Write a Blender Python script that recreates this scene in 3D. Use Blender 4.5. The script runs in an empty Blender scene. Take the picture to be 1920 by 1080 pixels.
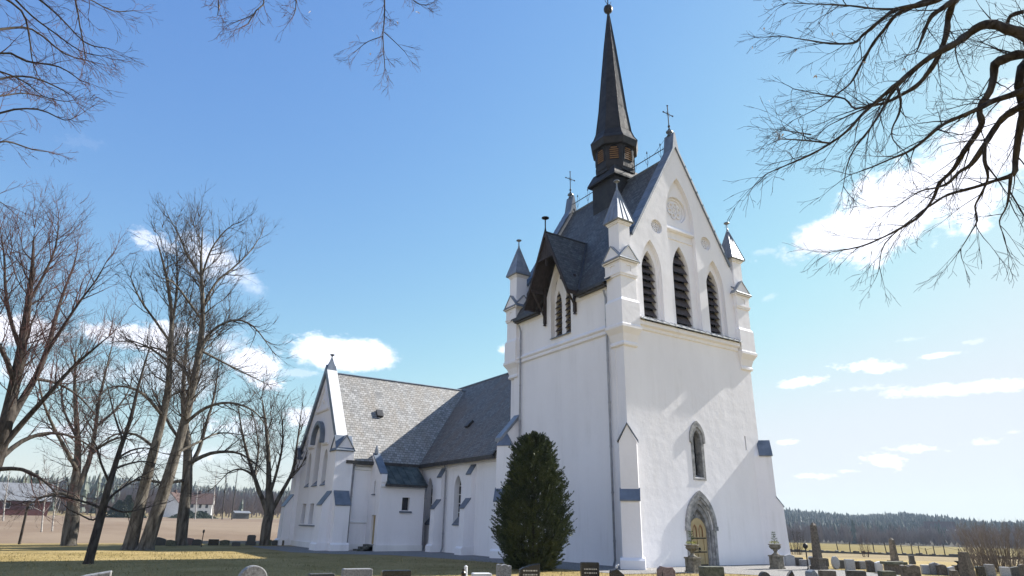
import bpy, bmesh, math, random
from mathutils import Vector, Matrix
from mathutils.geometry import tessellate_polygon
R = math.radians
scene = bpy.context.scene
col = scene.collection

# ------------------------------------------------------------------ camera
CAM = Vector((-19.93, -21.42, 1.7))
F_PX, PITCH, HEAD, ROLL = 1200.0, R(20.142), R(33.003), R(0.967)
fwd = Vector((math.sin(HEAD)*math.cos(PITCH), math.cos(HEAD)*math.cos(PITCH), math.sin(PITCH)))
rgt0 = Vector((math.cos(HEAD), -math.sin(HEAD), 0)); up0 = rgt0.cross(fwd)
rgt = rgt0*math.cos(ROLL) + up0*math.sin(ROLL)
up = -rgt0*math.sin(ROLL) + up0*math.cos(ROLL)
cd = bpy.data.cameras.new("camera"); cam = bpy.data.objects.new("camera", cd); col.objects.link(cam)
m3 = Matrix((rgt, up, -fwd)).transposed()
cam.matrix_world = Matrix.Translation(CAM) @ m3.to_4x4()
cd.sensor_width = 36.0; cd.lens = 36.0*F_PX/1920.0; cd.clip_start = 0.1; cd.clip_end = 20000
scene.camera = cam

def ray(px, py):
    return (rgt*(px-960) - up*(py-540) + fwd*F_PX)
def at(px, py, dist):
    """a point seen at photo pixel (px, py), dist metres away measured along the ground"""
    d = ray(px, py); return CAM + d*(dist/math.hypot(d.x, d.y))

# ------------------------------------------------------------------ sun and sky
SUN_EL, SUN_OFF = R(35.5), R(3.4)
sdir = Vector((math.cos(SUN_EL)*math.cos(SUN_OFF), -math.cos(SUN_EL)*math.sin(SUN_OFF), math.sin(SUN_EL)))
ld = bpy.data.lights.new("sun", 'SUN'); ld.energy = 4.7; ld.angle = R(0.53); ld.color = (1.0, 0.95, 0.88)
sun = bpy.data.objects.new("sun", ld); col.objects.link(sun)
sun.rotation_euler = (-sdir).to_track_quat('-Z', 'Y').to_euler(); sun.location = (60, -10, 60)
scene.view_settings.view_transform = 'Standard'; scene.view_settings.look = 'None'
scene.view_settings.exposure = 1.35; scene.view_settings.gamma = 1.0

world = bpy.data.worlds.new("World"); scene.world = world; world.use_nodes = True
wt = world.node_tree; wn = wt.nodes; wn.clear()
def N(t, kind, **kw):
    n = t.nodes.new(kind)
    for k, v in kw.items(): setattr(n, k, v)
    return n
def mth(t, op, a, b=None, clamp=False):
    n = N(t, 'ShaderNodeMath', operation=op); n.use_clamp = clamp
    for i, v in enumerate((a, b)):
        if v is None: continue
        if isinstance(v, (int, float)): n.inputs[i].default_value = v
        else: t.links.new(v, n.inputs[i])
    return n.outputs[0]
sky = N(wt, 'ShaderNodeTexSky', sky_type='NISHITA'); sky.sun_disc = False
sky.sun_elevation = SUN_EL; sky.sun_rotation = math.atan2(sdir.x, sdir.y)
sky.altitude = 200; sky.air_density = 1.5; sky.dust_density = 0.3; sky.ozone_density = 1.0
sr = N(wt, 'ShaderNodeSeparateColor'); wt.links.new(sky.outputs['Color'], sr.inputs[0])
cr_ = N(wt, 'ShaderNodeCombineColor')                          # a softer contrast for the clear, deep blue spring sky
for i, (g_, k_, cap_) in enumerate(((1.1,.430,3.22),(1.0,.605,3.48),(.55,1.47,3.78))):
    o_ = mth(wt, 'MULTIPLY', mth(wt, 'POWER', sr.outputs[i], g_), k_)
    o_ = mth(wt, 'DIVIDE', o_, mth(wt, 'POWER', mth(wt, 'ADD', 1.0, mth(wt, 'POWER', mth(wt, 'DIVIDE', o_, cap_), 9.0)), 1/9))
    wt.links.new(o_, cr_.inputs[i])
geo = N(wt, 'ShaderNodeTexCoord')
nz = N(wt, 'ShaderNodeTexNoise'); nz.inputs['Scale'].default_value = 9.0; nz.inputs['Detail'].default_value = 7; nz.inputs['Roughness'].default_value = 0.62
wt.links.new(geo.outputs['Generated'], nz.inputs['Vector'])
nz2 = N(wt, 'ShaderNodeTexNoise'); nz2.inputs['Scale'].default_value = 26.0; nz2.inputs['Detail'].default_value = 5; nz2.inputs['Roughness'].default_value = 0.6
wt.links.new(geo.outputs['Generated'], nz2.inputs['Vector'])
rag = mth(wt, 'ADD', mth(wt, 'MULTIPLY', mth(wt, 'SUBTRACT', nz.outputs['Fac'], 0.5), 2.6), mth(wt, 'MULTIPLY', mth(wt, 'SUBTRACT', nz2.outputs['Fac'], 0.5), 1.7))
nz3 = N(wt, 'ShaderNodeTexNoise'); nz3.inputs['Scale'].default_value = 75.0; nz3.inputs['Detail'].default_value = 4; nz3.inputs['Roughness'].default_value = 0.6
sq3 = N(wt, 'ShaderNodeMapping'); sq3.inputs['Scale'].default_value = (1, 1, 2.2); wt.links.new(geo.outputs['Generated'], sq3.inputs['Vector']); wt.links.new(sq3.outputs[0], nz3.inputs['Vector'])
t3 = mth(wt, 'MULTIPLY', mth(wt, 'SUBTRACT', nz3.outputs['Fac'], 0.5), 1.8)
rag = mth(wt, 'ADD', rag, mth(wt, 'MULTIPLY', t3, .45))
rag2 = mth(wt, 'ADD', mth(wt, 'MULTIPLY', mth(wt, 'SUBTRACT', nz2.outputs['Fac'], 0.5), 2.0), t3)
# clouds: (photo x, y, half length, half height, tilt degrees, raggedness, opacity)
CLOUDS = [(1555,440,125,46,12,.5,1.0),(1680,385,180,82,20,.5,1.0),(1830,300,200,88,32,.5,1.0),(1960,210,170,95,30,.5,1.0),
 (650,664,122,34,0,.4,1.0),(600,640,70,18,5,.6,.6),(560,700,90,10,4,.6,.35),
 (300,455,60,22,-8,.7,.55),(390,480,80,40,-20,.7,.75),(445,520,60,30,-30,.7,.6),
 (60,620,110,34,4,.6,.95),(230,628,110,26,-4,.6,.85),(330,620,70,18,0,.7,.7),(470,680,62,38,-25,.6,.95),(505,722,38,16,0,.5,.95),(430,650,60,30,0,.7,.6),
 (120,700,130,26,5,.8,.6),(330,700,110,40,0,.8,.5),(575,785,60,26,0,.6,.8),(110,810,150,26,3,.8,.7),(280,850,160,24,0,.8,.6),(430,800,90,22,0,.8,.5),
 (945,655,14,11,0,.5,.6),(1500,717,62,10,3,.5,.9),(1632,688,66,14,-6,.5,.95),(1765,665,48,7,2,.5,.8),(1800,729,145,15,-1,.35,1.0),(1600,730,60,8,0,.8,.4),
 (1662,866,44,17,-8,.7,.8),(1715,841,50,9,-3,.7,.7),(1840,829,40,10,4,.7,.7),(1478,829,20,6,0,.6,.7),(1530,893,42,6,0,.7,.6),(1900,810,26,5,5,.6,.5),(1590,884,20,5,0,.7,.5),(150,265,40,18,10,1.0,.12),
 (1700,638,26,6,0,.8,.3),(1825,640,30,7,0,.8,.35),(1440,470,30,9,0,.8,.3),(1445,558,18,7,0,.8,.3)]
UNSEEN = [(212,15,36,10,2,.5,1.0),(252,18,26,10,-4,.6,1.0),(178,17,30,11,4,.6,1.0),(287,14,22,8,0,.6,1.0),(230,38,22,7,10,.7,.8),(318,12,16,5,0,.6,.8),(148,14,26,8,0,.6,.9)]   # compass bearing, height, half sizes in degrees: unseen clouds added behind the camera to brighten the walls
ALL = []
for (cx_, cy_, rx_, ry_, tilt, k_, op_) in CLOUDS:
    c = ray(cx_, cy_).normalized(); pr = c.dot(fwd)/F_PX; ALL.append((c, rx_*pr, ry_*pr, tilt, k_, op_, ry_ < 24))
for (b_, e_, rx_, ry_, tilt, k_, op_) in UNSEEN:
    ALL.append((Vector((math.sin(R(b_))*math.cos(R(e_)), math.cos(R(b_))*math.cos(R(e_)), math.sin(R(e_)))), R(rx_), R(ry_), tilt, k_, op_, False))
mask = None
vec = geo.outputs['Generated']
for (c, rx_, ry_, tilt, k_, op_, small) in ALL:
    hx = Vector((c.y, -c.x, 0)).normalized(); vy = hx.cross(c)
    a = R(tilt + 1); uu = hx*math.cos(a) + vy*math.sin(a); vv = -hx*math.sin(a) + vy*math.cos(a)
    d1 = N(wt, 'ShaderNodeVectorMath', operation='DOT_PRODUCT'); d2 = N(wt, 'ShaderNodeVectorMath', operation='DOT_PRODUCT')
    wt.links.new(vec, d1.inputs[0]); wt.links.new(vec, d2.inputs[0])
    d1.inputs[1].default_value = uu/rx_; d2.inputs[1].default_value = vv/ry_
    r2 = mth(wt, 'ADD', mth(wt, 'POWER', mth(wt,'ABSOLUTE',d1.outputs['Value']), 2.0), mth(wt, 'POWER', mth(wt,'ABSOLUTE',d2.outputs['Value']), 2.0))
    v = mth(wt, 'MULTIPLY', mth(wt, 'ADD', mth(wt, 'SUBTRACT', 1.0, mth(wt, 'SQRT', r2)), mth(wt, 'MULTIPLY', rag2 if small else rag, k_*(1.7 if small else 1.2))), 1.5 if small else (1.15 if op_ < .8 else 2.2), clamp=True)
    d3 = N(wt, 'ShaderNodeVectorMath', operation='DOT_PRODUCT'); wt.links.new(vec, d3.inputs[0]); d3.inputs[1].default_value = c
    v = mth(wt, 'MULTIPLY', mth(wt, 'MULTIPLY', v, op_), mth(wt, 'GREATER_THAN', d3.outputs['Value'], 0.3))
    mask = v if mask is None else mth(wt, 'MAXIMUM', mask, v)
ms = N(wt, 'ShaderNodeMapRange', interpolation_type='SMOOTHSTEP'); wt.links.new(mask, ms.inputs['Value'])
shade = N(wt, 'ShaderNodeMapRange'); wt.links.new(nz.outputs['Fac'], shade.inputs['Value'])
shade.inputs['From Min'].default_value = .3; shade.inputs['From Max'].default_value = .62
shade.inputs['To Min'].default_value = 4.3; shade.inputs['To Max'].default_value = 5.9
cc = N(wt, 'ShaderNodeVectorMath', operation='SCALE'); cc.inputs[0].default_value = (0.95, 0.975, 1.09); wt.links.new(shade.outputs['Result'], cc.inputs['Scale'])
mx = N(wt, 'ShaderNodeMix', data_type='RGBA'); wt.links.new(ms.outputs['Result'], mx.inputs['Factor'])
wt.links.new(cr_.outputs[0], mx.inputs[6]); wt.links.new(cc.outputs['Vector'], mx.inputs[7])
bg = N(wt, 'ShaderNodeBackground'); bg.inputs['Strength'].default_value = 0.10
wt.links.new(mx.outputs[2], bg.inputs['Color'])
wo = N(wt, 'ShaderNodeOutputWorld'); wt.links.new(bg.outputs[0], wo.inputs['Surface'])

# ------------------------------------------------------------------ materials
def mat(name, rough=0.8, metal=0.0, spec=0.3):
    m = bpy.data.materials.new(name); m.use_nodes = True
    t = m.node_tree; b = t.nodes['Principled BSDF']
    b.inputs['Roughness'].default_value = rough; b.inputs['Metallic'].default_value = metal
    b.inputs['Specular IOR Level'].default_value = spec
    return m, t, b
def noise(t, scale, detail=4, rough=.55, coord='Object', stretch=None):
    tc = N(t, 'ShaderNodeTexCoord'); n = N(t, 'ShaderNodeTexNoise')
    n.inputs['Scale'].default_value = scale; n.inputs['Detail'].default_value = detail; n.inputs['Roughness'].default_value = rough
    src = tc.outputs[coord]
    if stretch:
        mp = N(t, 'ShaderNodeMapping'); mp.inputs['Scale'].default_value = stretch; t.links.new(src, mp.inputs['Vector']); src = mp.outputs[0]
    t.links.new(src, n.inputs['Vector']); return n.outputs['Fac']
def ramp(t, fac, stops):
    r = N(t, 'ShaderNodeValToRGB'); e = r.color_ramp.elements
    e[0].position, e[0].color = stops[0][0], (*stops[0][1], 1); e[1].position, e[1].color = stops[-1][0], (*stops[-1][1], 1)
    for p, c in stops[1:-1]:
        x = e.new(p); x.color = (*c, 1)
    t.links.new(fac, r.inputs['Fac']); return r.outputs['Color']
def mixc(t, fac, a, b, mode='MIX'):
    n = N(t, 'ShaderNodeMix', data_type='RGBA', blend_type=mode)
    for i, v in ((0, fac), (6, a), (7, b)):
        if isinstance(v, (int, float)): n.inputs[i].default_value = v
        elif isinstance(v, tuple): n.inputs[i].default_value = (*v, 1)
        else: t.links.new(v, n.inputs[i])
    return n.outputs[2]
def bump(t, b, h, strength, dist=0.02):
    n = N(t, 'ShaderNodeBump'); n.inputs['Strength'].default_value = strength; n.inputs['Distance'].default_value = dist
    t.links.new(h, n.inputs['Height']); t.links.new(n.outputs[0], b.inputs['Normal'])
def simple(name, c1, c2, scale=6, rough=.8, metal=0, spec=.3, bmp=.2, bd=.01, detail=5, stretch=None, lo=.35, hi=.65):
    m, t, b = mat(name, rough, metal, spec)
    f = noise(t, scale, detail, .6, stretch=stretch)
    t.links.new(ramp(t, f, [(lo, c1), (hi, c2)]), b.inputs['Base Color'])
    if bmp: bump(t, b, f, bmp, bd)
    return m
M = {}
def plaster(name, c1, c2, big):
    m, t, b = mat(name, .85, 0, .2)
    st = noise(t, .5, 6, .65, stretch=(1, 1, .35)); f = noise(t, 40, 4, .6)
    base = ramp(t, st, [(.3, c1), (.62, c2)])
    dr = noise(t, 1.1, 6, .7, stretch=(1.6, 1.6, .12)); pa = noise(t, .35, 5, .7)
    k = mth(t, 'MULTIPLY', ramp(t, dr, [(.50,(0,0,0)),(.74,(1,1,1))]), ramp(t, pa, [(.42,(0,0,0)),(.62,(1,1,1))]))
    base = mixc(t, mth(t, 'MULTIPLY', k, .36), base, (.47,.46,.44))
    fl = noise(t, 7, 5, .75); base = mixc(t, mth(t, 'MULTIPLY', ramp(t, fl, [(.62,(0,0,0)),(.72,(1,1,1))]), .16), base, (.52,.51,.50))
    t.links.new(base, b.inputs['Base Color'])
    lum = noise(t, 1.6, 4, .55)
    h = mth(t, 'ADD', mth(t, 'MULTIPLY', lum, big), mth(t, 'MULTIPLY', f, .012))
    bump(t, b, h, .6, .3)
    return m
M['plaster'] = plaster('white_plaster', (.755,.745,.765), (.82,.812,.832), .10)
M['plinth'] = plaster('plinth_plaster', (.66,.66,.66), (.78,.78,.77), .06)
def slate(name, dark, light, tint, sx, sy):
    m, t, b = mat(name, .62, 0, .45)
    tc = N(t, 'ShaderNodeTexCoord')
    br = N(t, 'ShaderNodeTexBrick'); br.offset = .5; br.inputs['Scale'].default_value = 1
    br.inputs['Brick Width'].default_value = sx; br.inputs['Row Height'].default_value = sy; br.inputs['Mortar Size'].default_value = .014
    br.inputs['Mortar Smooth'].default_value = .3; br.inputs['Color1'].default_value = (0,0,0,1); br.inputs['Color2'].default_value = (1,1,1,1); br.inputs['Mortar'].default_value = (.5,.5,.5,1)
    nzv = N(t, 'ShaderNodeTexNoise'); nzv.inputs['Scale'].default_value = 3; t.links.new(tc.outputs['UV'], nzv.inputs['Vector'])
    wob = N(t, 'ShaderNodeVectorMath', operation='SCALE'); wob.inputs['Scale'].default_value = .09; t.links.new(nzv.outputs['Color'], wob.inputs[0])
    ad = N(t, 'ShaderNodeVectorMath', operation='ADD'); t.links.new(tc.outputs['UV'], ad.inputs[0]); t.links.new(wob.outputs[0], ad.inputs[1])
    t.links.new(ad.outputs[0], br.inputs['Vector'])
    sep = N(t, 'ShaderNodeSeparateXYZ'); t.links.new(ad.outputs[0], sep.inputs[0])
    stain = noise(t, .55, 6, .65, 'UV', (1.6, .55, 1)); lich = noise(t, 5, 5, .7, 'UV')
    c = mixc(t, br.outputs['Color'], dark, light)
    c = mixc(t, mth(t, 'MULTIPLY', ramp(t, stain, [(.42,(0,0,0)),(.62,(1,1,1))]), .75), c, tint)
    c = mixc(t, mth(t, 'MULTIPLY', ramp(t, lich, [(.52,(0,0,0)),(.66,(1,1,1))]), .5), c, tuple(x*1.5 for x in light))
    c = mixc(t, mth(t, 'MULTIPLY', br.outputs['Fac'], .8), c, (.02,.02,.02))
    t.links.new(c, b.inputs['Base Color'])
    rowp = mth(t, 'FRACT', mth(t, 'DIVIDE', sep.outputs['Y'], sy))           # each course lies over the one below
    h = mth(t, 'ADD', mth(t, 'MULTIPLY', mth(t, 'SUBTRACT', 1, rowp), .8), mth(t, 'MULTIPLY', br.outputs['Color'], .7))
    h = mth(t, 'SUBTRACT', h, mth(t, 'MULTIPLY', br.outputs['Fac'], .8))
    h = mth(t, 'ADD', h, mth(t, 'MULTIPLY', lich, .6))
    bump(t, b, h, .8, .03)
    return m
M['slate'] = slate('roof_slate', (.085,.085,.082), (.19,.19,.185), (.155,.118,.09), .24, .17)
M['slate_light'] = slate('weathered_roof_slate', (.16,.16,.155), (.34,.34,.33), (.24,.215,.18), .27, .20)
M['slate_dark'] = slate('dark_roof_slate', (.030,.034,.038), (.115,.125,.13), (.06,.052,.045), .25, .18)
M['zinc'] = simple('zinc_sheet', (.17,.19,.22), (.27,.29,.32), 2.5, .45, .35, .5, .15, .02)
M['sheetsunlit'] = simple('sunlit_zinc_sheet', (.58,.58,.58), (.72,.72,.72), 2, .45, 0, .5, .05)  # near-white colour carries the sun glare on the transept coping tops
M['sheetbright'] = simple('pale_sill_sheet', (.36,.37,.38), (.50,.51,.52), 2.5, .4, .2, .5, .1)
M['lead'] = simple('slate_coping', (.10,.125,.16), (.16,.19,.235), 2.0, .5, .2, .5, .15, .02)
M['copper_dark'] = simple('dark_copper', (.009,.008,.008), (.036,.031,.028), 2.2, .5, .2, .25, .6, .04, lo=.3, hi=.7)
M['copper_green'] = simple('patinated_roof_metal', (.028,.036,.034), (.085,.10,.09), 2.2, .6, .15, .4, .2, .02)
M['darkwood'] = simple('dark_brown_boards', (.022,.016,.016), (.05,.038,.036), 8, .7, 0, .3, .3, .01, stretch=(1,1,.2))
M['louvre'] = simple('grey_brown_louvre_boards', (.045,.036,.036), (.085,.07,.068), 6, .7, 0, .3, .3, .01)
M['louvre_yellow'] = simple('ochre_louvre_boards', (.15,.075,.025), (.24,.125,.04), 6, .7, 0, .3, .2, .01)
M['iron'] = simple('black_iron', (.012,.012,.013), (.03,.028,.027), 20, .5, .6, .5, .1)
M['pipe'] = simple('zinc_downpipe', (.20,.21,.24), (.3,.31,.33), 4, .45, .4, .5, .05)
M['gutter'] = simple('dark_gutter', (.03,.03,.032), (.06,.058,.058), 4, .5, .3, .5, .05)
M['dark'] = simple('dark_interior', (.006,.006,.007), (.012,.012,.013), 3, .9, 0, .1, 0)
M['glass'], _t, _b = mat('leaded_glass', .12, 0, .6); _b.inputs['Base Color'].default_value = (.012,.014,.02,1)
M['door'] = simple('ochre_door_paint', (.36,.285,.15), (.44,.35,.19), 3, .6, 0, .3, .1)
M['door_groove'] = simple('worn_red_brown_paint', (.22,.10,.045), (.30,.15,.07), 5, .7, 0, .3, .1)
M['stone'] = simple('grey_soapstone', (.15,.155,.16), (.36,.36,.355), 4.5, .8, 0, .3, .5, .02)
M['urnstone'] = simple('mossy_urn_stone', (.09,.085,.065), (.24,.22,.18), 7, .9, 0, .2, .5, .02)
M['step'] = simple('worn_step_stone', (.05,.055,.045), (.15,.15,.14), 5, .9, 0, .2, .5, .02)

# ------------------------------------------------------------------ mesh helpers
class MB:
    def __init__(s): s.v = []; s.f = []; s.uv = {}
    def face(s, pts, uv=None):
        k = len(s.v); s.v += [tuple(p) for p in pts]; s.f.append(tuple(range(k, k+len(pts))))
        if uv: s.uv[len(s.f)-1] = uv
    def box(s, x0, x1, y0, y1, z0, z1): s.hexa([(x0,y0,z0),(x1,y0,z0),(x1,y1,z0),(x0,y1,z0)], [(x0,y0,z1),(x1,y0,z1),(x1,y1,z1),(x0,y1,z1)])
    def hexa(s, lo, hi): s.loft([lo, hi])
    def loft(s, rings, cap0=True, cap1=True):
        k = len(s.v); n = len(rings[0])
        for r in rings: s.v += [tuple(p) for p in r]
        for j in range(len(rings)-1):
            for i in range(n):
                a = k+j*n+i; b = k+j*n+(i+1) % n
                s.f.append((a, b, b+n, a+n))
        if cap0: s.f.append(tuple(k+i for i in range(n-1, -1, -1)))
        if cap1: s.f.append(tuple(k+(len(rings)-1)*n+i for i in range(n)))
    def prism(s, poly, t0, t1, fn):
        """extrude a 2-D polygon from t0 to t1; fn maps (u, v, t) to a point"""
        s.loft([[fn(u, v, t0) for u, v in poly], [fn(u, v, t1) for u, v in poly]])
    def plate(s, outer, holes, t0, t1, fn):
        loops = [outer] + holes; flat = [p for l in loops for p in l]
        bm = bmesh.new(); vs = [bm.verts.new((u, v, 0)) for u, v in flat]; o = 0
        for l in loops:
            for i in range(len(l)): bm.edges.new((vs[o+i], vs[o+(i+1) % len(l)]))
            o += len(l)
        bm.verts.index_update()
        bmesh.ops.triangle_fill(bm, use_beauty=True, use_dissolve=False, edges=bm.edges[:], normal=(0,0,1))
        tri = [[v.index for v in f.verts] for f in bm.faces]; bm.free()
        k = len(s.v); n = len(flat)
        s.v += [tuple(fn(u, v, t0)) for u, v in flat] + [tuple(fn(u, v, t1)) for u, v in flat]
        for a, b, c in tri:
            s.f.append((k+a, k+b, k+c)); s.f.append((k+n+c, k+n+b, k+n+a))
        o = 0
        for l in loops:
            for i in range(len(l)):
                a = k+o+i; b = k+o+(i+1) % len(l); s.f.append((a, b, b+n, a+n))
            o += len(l)
    def tube(s, pts, rad, n=6, cap=True):
        k = len(s.v); prev = None; m = len(pts)
        for i, p in enumerate(pts):
            p = Vector(p)
            d = Vector(pts[min(i+1, m-1)]) - Vector(pts[max(i-1, 0)])
            if d.length < 1e-9: d = Vector((0,0,1))
            d.normalize()
            if prev is None: prev = Vector((1,0,0)) if abs(d.x) < .8 else Vector((0,1,0))
            a = (prev - d*prev.dot(d)).normalized(); prev = a; b = d.cross(a)
            r = rad[i] if isinstance(rad, (list, tuple)) else rad
            for j in range(n):
                t = 2*math.pi*j/n; s.v.append(tuple(p + (a*math.cos(t) + b*math.sin(t))*r))
        for i in range(m-1):
            for j in range(n):
                a = k+i*n+j; b = k+i*n+(j+1) % n; s.f.append((a, b, b+n, a+n))
        if cap: s.f.append(tuple(k+j for j in range(n-1, -1, -1))); s.f.append(tuple(k+(m-1)*n+j for j in range(n)))
    def lathe(s, prof, cx, cy, n=12, rot=0, cap=True):
        s.loft([[(cx+r*math.cos(rot+2*math.pi*j/n), cy+r*math.sin(rot+2*math.pi*j/n), z) for j in range(n)] for r, z in prof], cap, cap)
    def roofquad(s, a, b, c, d, thick=0.0):
        """a roof slope a-b (eaves) c-d (top): uv in metres"""
        a, b, c, d = map(Vector, (a, b, c, d)); u = (b-a).normalized(); v = (d-a) - u*(d-a).dot(u); v.normalize()
        s.face([a, b, c, d], [((p-a).dot(u), (p-a).dot(v)) for p in (a, b, c, d)])
    def pieces(s):
        par = list(range(len(s.v)))
        def fd(a):
            while par[a] != a: par[a] = par[par[a]]; a = par[a]
            return a
        for f in s.f:
            for b in f[1:]:
                x, y = fd(f[0]), fd(b)
                if x != y: par[y] = x
        box = {}
        for i, p in enumerate(s.v):
            r = fd(i); b = box.setdefault(r, [list(p), list(p)])
            for k in range(3): b[0][k] = min(b[0][k], p[k]); b[1][k] = max(b[1][k], p[k])
        ks = list(box)
        if len(ks) > 120: return None
        pp = {k: k for k in ks}
        def f2(a):
            while pp[a] != a: a = pp[a]
            return a
        sz = {k: max(box[k][1][i]-box[k][0][i] for i in range(3)) for k in ks}
        for i, a in enumerate(ks):
            for b in ks[i+1:]:
                g = math.sqrt(sum(max(0, box[a][0][q]-box[b][1][q], box[b][0][q]-box[a][1][q])**2 for q in range(3)))
                if g <= max(.02, .5*max(sz[a], sz[b])): pp[f2(b)] = f2(a)
        out = {}
        for fi, f in enumerate(s.f): out.setdefault(f2(fd(f[0])), []).append(fi)
        return list(out.values())
    def build(s, name, m, parent=None, smooth=False, split=True):
        if split and parent is not None and len(s.v) < 6000:
            pc = s.pieces()
            if pc and 1 < len(pc) <= 40:
                first = None
                for fs in pc:
                    q = MB(); mp = {}
                    for fi in fs:
                        for v in s.f[fi]:
                            if v not in mp: mp[v] = len(q.v); q.v.append(s.v[v])
                        q.f.append(tuple(mp[v] for v in s.f[fi]))
                        if fi in s.uv: q.uv[len(q.f)-1] = s.uv[fi]
                    o = q.build(name, m, parent, smooth, False); first = first or o
                return first
        me = bpy.data.meshes.new(name); me.from_pydata(s.v, [], s.f); me.materials.append(m)
        if s.uv:
            ul = me.uv_layers.new()
            for fi, uvs in s.uv.items():
                p = me.polygons[fi]
                for li, q in zip(p.loop_indices, uvs): ul.data[li].uv = q
        if len(me.polygons) < 60000 and not s.uv:
            bm = bmesh.new(); bm.from_mesh(me); bmesh.ops.recalc_face_normals(bm, faces=bm.faces); bm.to_mesh(me); bm.free()
        if smooth: me.shade_smooth()
        me.update(); o = bpy.data.objects.new(name, me); col.objects.link(o)
        if parent: o.parent = parent
        return o
def thing(name, label, cat, loc=(0,0,0), group=None):
    o = bpy.data.objects.new(name, None); o.empty_display_size = .3; col.objects.link(o); o.location = loc
    o['label'] = label; o['category'] = cat
    if group: o['group'] = group
    return o
def tag(o, label, cat, group=None):
    o['label'] = label; o['category'] = cat
    if group: o['group'] = group
    return o
def struct(o): o['kind'] = 'structure'; return o
def arch(cx, h, z0, zs, za, n=9):
    """pointed arch outline: half width h, foot z0, springing zs, apex za"""
    r = za-zs; Rr = (h*h+r*r)/(2*h); pts = [(cx-h, z0), (cx+h, z0)]
    if Rr >= h:
        c = cx+h-Rr; t1 = math.atan2(r, cx-c)
        right = [(c+Rr*math.cos(t1*i/n), zs+Rr*math.sin(t1*i/n)) for i in range(n+1)]
    else:
        right = [(cx+h*math.cos(math.pi/2*i/n), zs+r*math.sin(math.pi/2*i/n)) for i in range(n+1)]
    pts += right; pts += [(2*cx-x, z) for x, z in reversed(right[:-1])]
    return pts
def circle(cx, cz, r, n=24): return [(cx+r*math.cos(2*math.pi*i/n), cz+r*math.sin(2*math.pi*i/n)) for i in range(n)]
XZ = lambda y0=0, s=1: (lambda u, v, t: (u, y0+s*t, v))     # plate in the front plane, t goes into the wall (+y)
YZ = lambda x0=0, s=1: (lambda u, v, t: (x0+s*t, u, v))     # plate in the left plane, t goes into the wall (+x)

# ------------------------------------------------------------------ church
church = thing("church", "white plastered church with steep slate roofs, pinnacled square tower and slender dark spire", "church")
P, Z_ = M['plaster'], M['zinc']
X0, X1, D, XC, YC = 0.25, 9.45, 9.75, 4.85, 4.9
RZ, GZ, GS = 21.55, 22.05, 1.757          # roof ridge, gable tip, slope
def gz(x): return GZ - GS*abs(x-XC)

# --- tower walls
tw = MB()
L1, L2, L3 = 2.42, 4.83, 7.22             # centres of the three belfry openings
outl = [(X0,-.4),(X1,-.4),(X1,gz(X1)),(XC,GZ),(X0,gz(X0))]
PX, WX = 4.53, 4.73                       # portal, window
holesA = [arch(L1,.70,11.0,13.9,15.55), arch(L2,1.06,11.0,17.3,19.95), arch(L3,.70,11.0,13.9,15.55),
          circle(2.98,16.45,.40), circle(6.78,16.45,.40), arch(PX,.80,-.3,1.55,2.95), arch(WX,.36,3.85,5.7,6.25), [(8.33,5.36),(8.43,5.36),(8.43,6.06),(8.33,6.06)]]
tw.plate(outl, holesA, 0, .22, XZ(0))
holesB = [arch(L1,.50,11.0,13.75,15.0), arch(L2,.62,11.0,14.3,15.85), arch(L3,.50,11.0,13.75,15.0), circle(L2,18.05,.78), arch(PX,.80,-.3,1.55,2.95), arch(WX,.36,3.85,5.7,6.25)]
tw.plate([(x, z-.0) for x, z in [(X0+.02,-.4),(X1-.02,-.4),(X1-.02,gz(X1)-.02),(XC,GZ-.04),(X0+.02,gz(X0)-.02)]], holesB, .22, .6, XZ(0))
# back gable (east)
tw.plate([(X0,10.),(X1,10.),(X1,gz(X1)),(XC,GZ),(X0,gz(X0))], [], D-.5, D, XZ(0))
# left wall with the dormer gable
DY, DT = 4.78, 16.35
dg = lambda y: DT - 2.15*abs(y-DY)
tw.plate([(.6,-.4),(D-.5,-.4),(D-.5,12.95),(DY+1.25,12.95),(DY+1.25,dg(DY+1.25)),(DY,DT),(DY-1.25,dg(DY-1.25)),(DY-1.25,12.95),(.6,12.95)],
         [arch(DY,.88,11.15,13.6,15.25)], 0, .28, YZ(X0))
tw.plate([(.6,-.4),(D-.5,-.4),(D-.5,12.93),(DY+1.23,12.93),(DY,DT-.15),(DY-1.23,12.93),(.6,12.93)],
         [arch(DY-.34,.22,11.15,13.0,13.9), arch(DY+.50,.26,11.15,13.0,13.9)], .28, .65, YZ(X0))
# right and back walls (plain)
tw.plate([(.6,-.4),(D-.5,-.4),(D-.5,12.95),(.6,12.95)], [], 0, .5, YZ(X1, -1))
tw.box(X0+.1, X1-.1, D-.4, D-.02, -.4, 10.2)
tower = tw.build("tower_wall", P, church)

# mouldings: string course, cornice under the sill, ledge in the tall recess
mo = MB()
mo.prism([(0,10.30),(.10,10.36),(.10,10.46),(.05,10.52),(.14,10.60),(.14,10.66),(0,10.82)], .95, D-.95, lambda u, v, t: (X0-u, t, v))
mo.prism([(0,10.52),(.08,10.56),(.08,10.70),(.22,10.76),(.22,10.96),(0,11.05)], 1.18, 8.52, lambda u, v, t: (t, -u, v))
mo.prism([(.0,16.62),(.0,16.72),(-.18,16.92),(-.22,16.92),(-.22,16.55)], L2-1.04, L2+1.04, lambda u, v, t: (t, .02-u, v))
mo.prism([(-.14,16.15),(-.20,16.22),(-.22,16.22),(-.22,16.1)], L2-1.04, L2+1.04, lambda u, v, t: (t, .02-u, v))
mo.prism([(0,12.6),(.08,12.65),(.08,12.78),(.02,12.92),(0,12.92)], 1.0, DY-1.3, lambda u, v, t: (X0-u, t, v))
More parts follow.
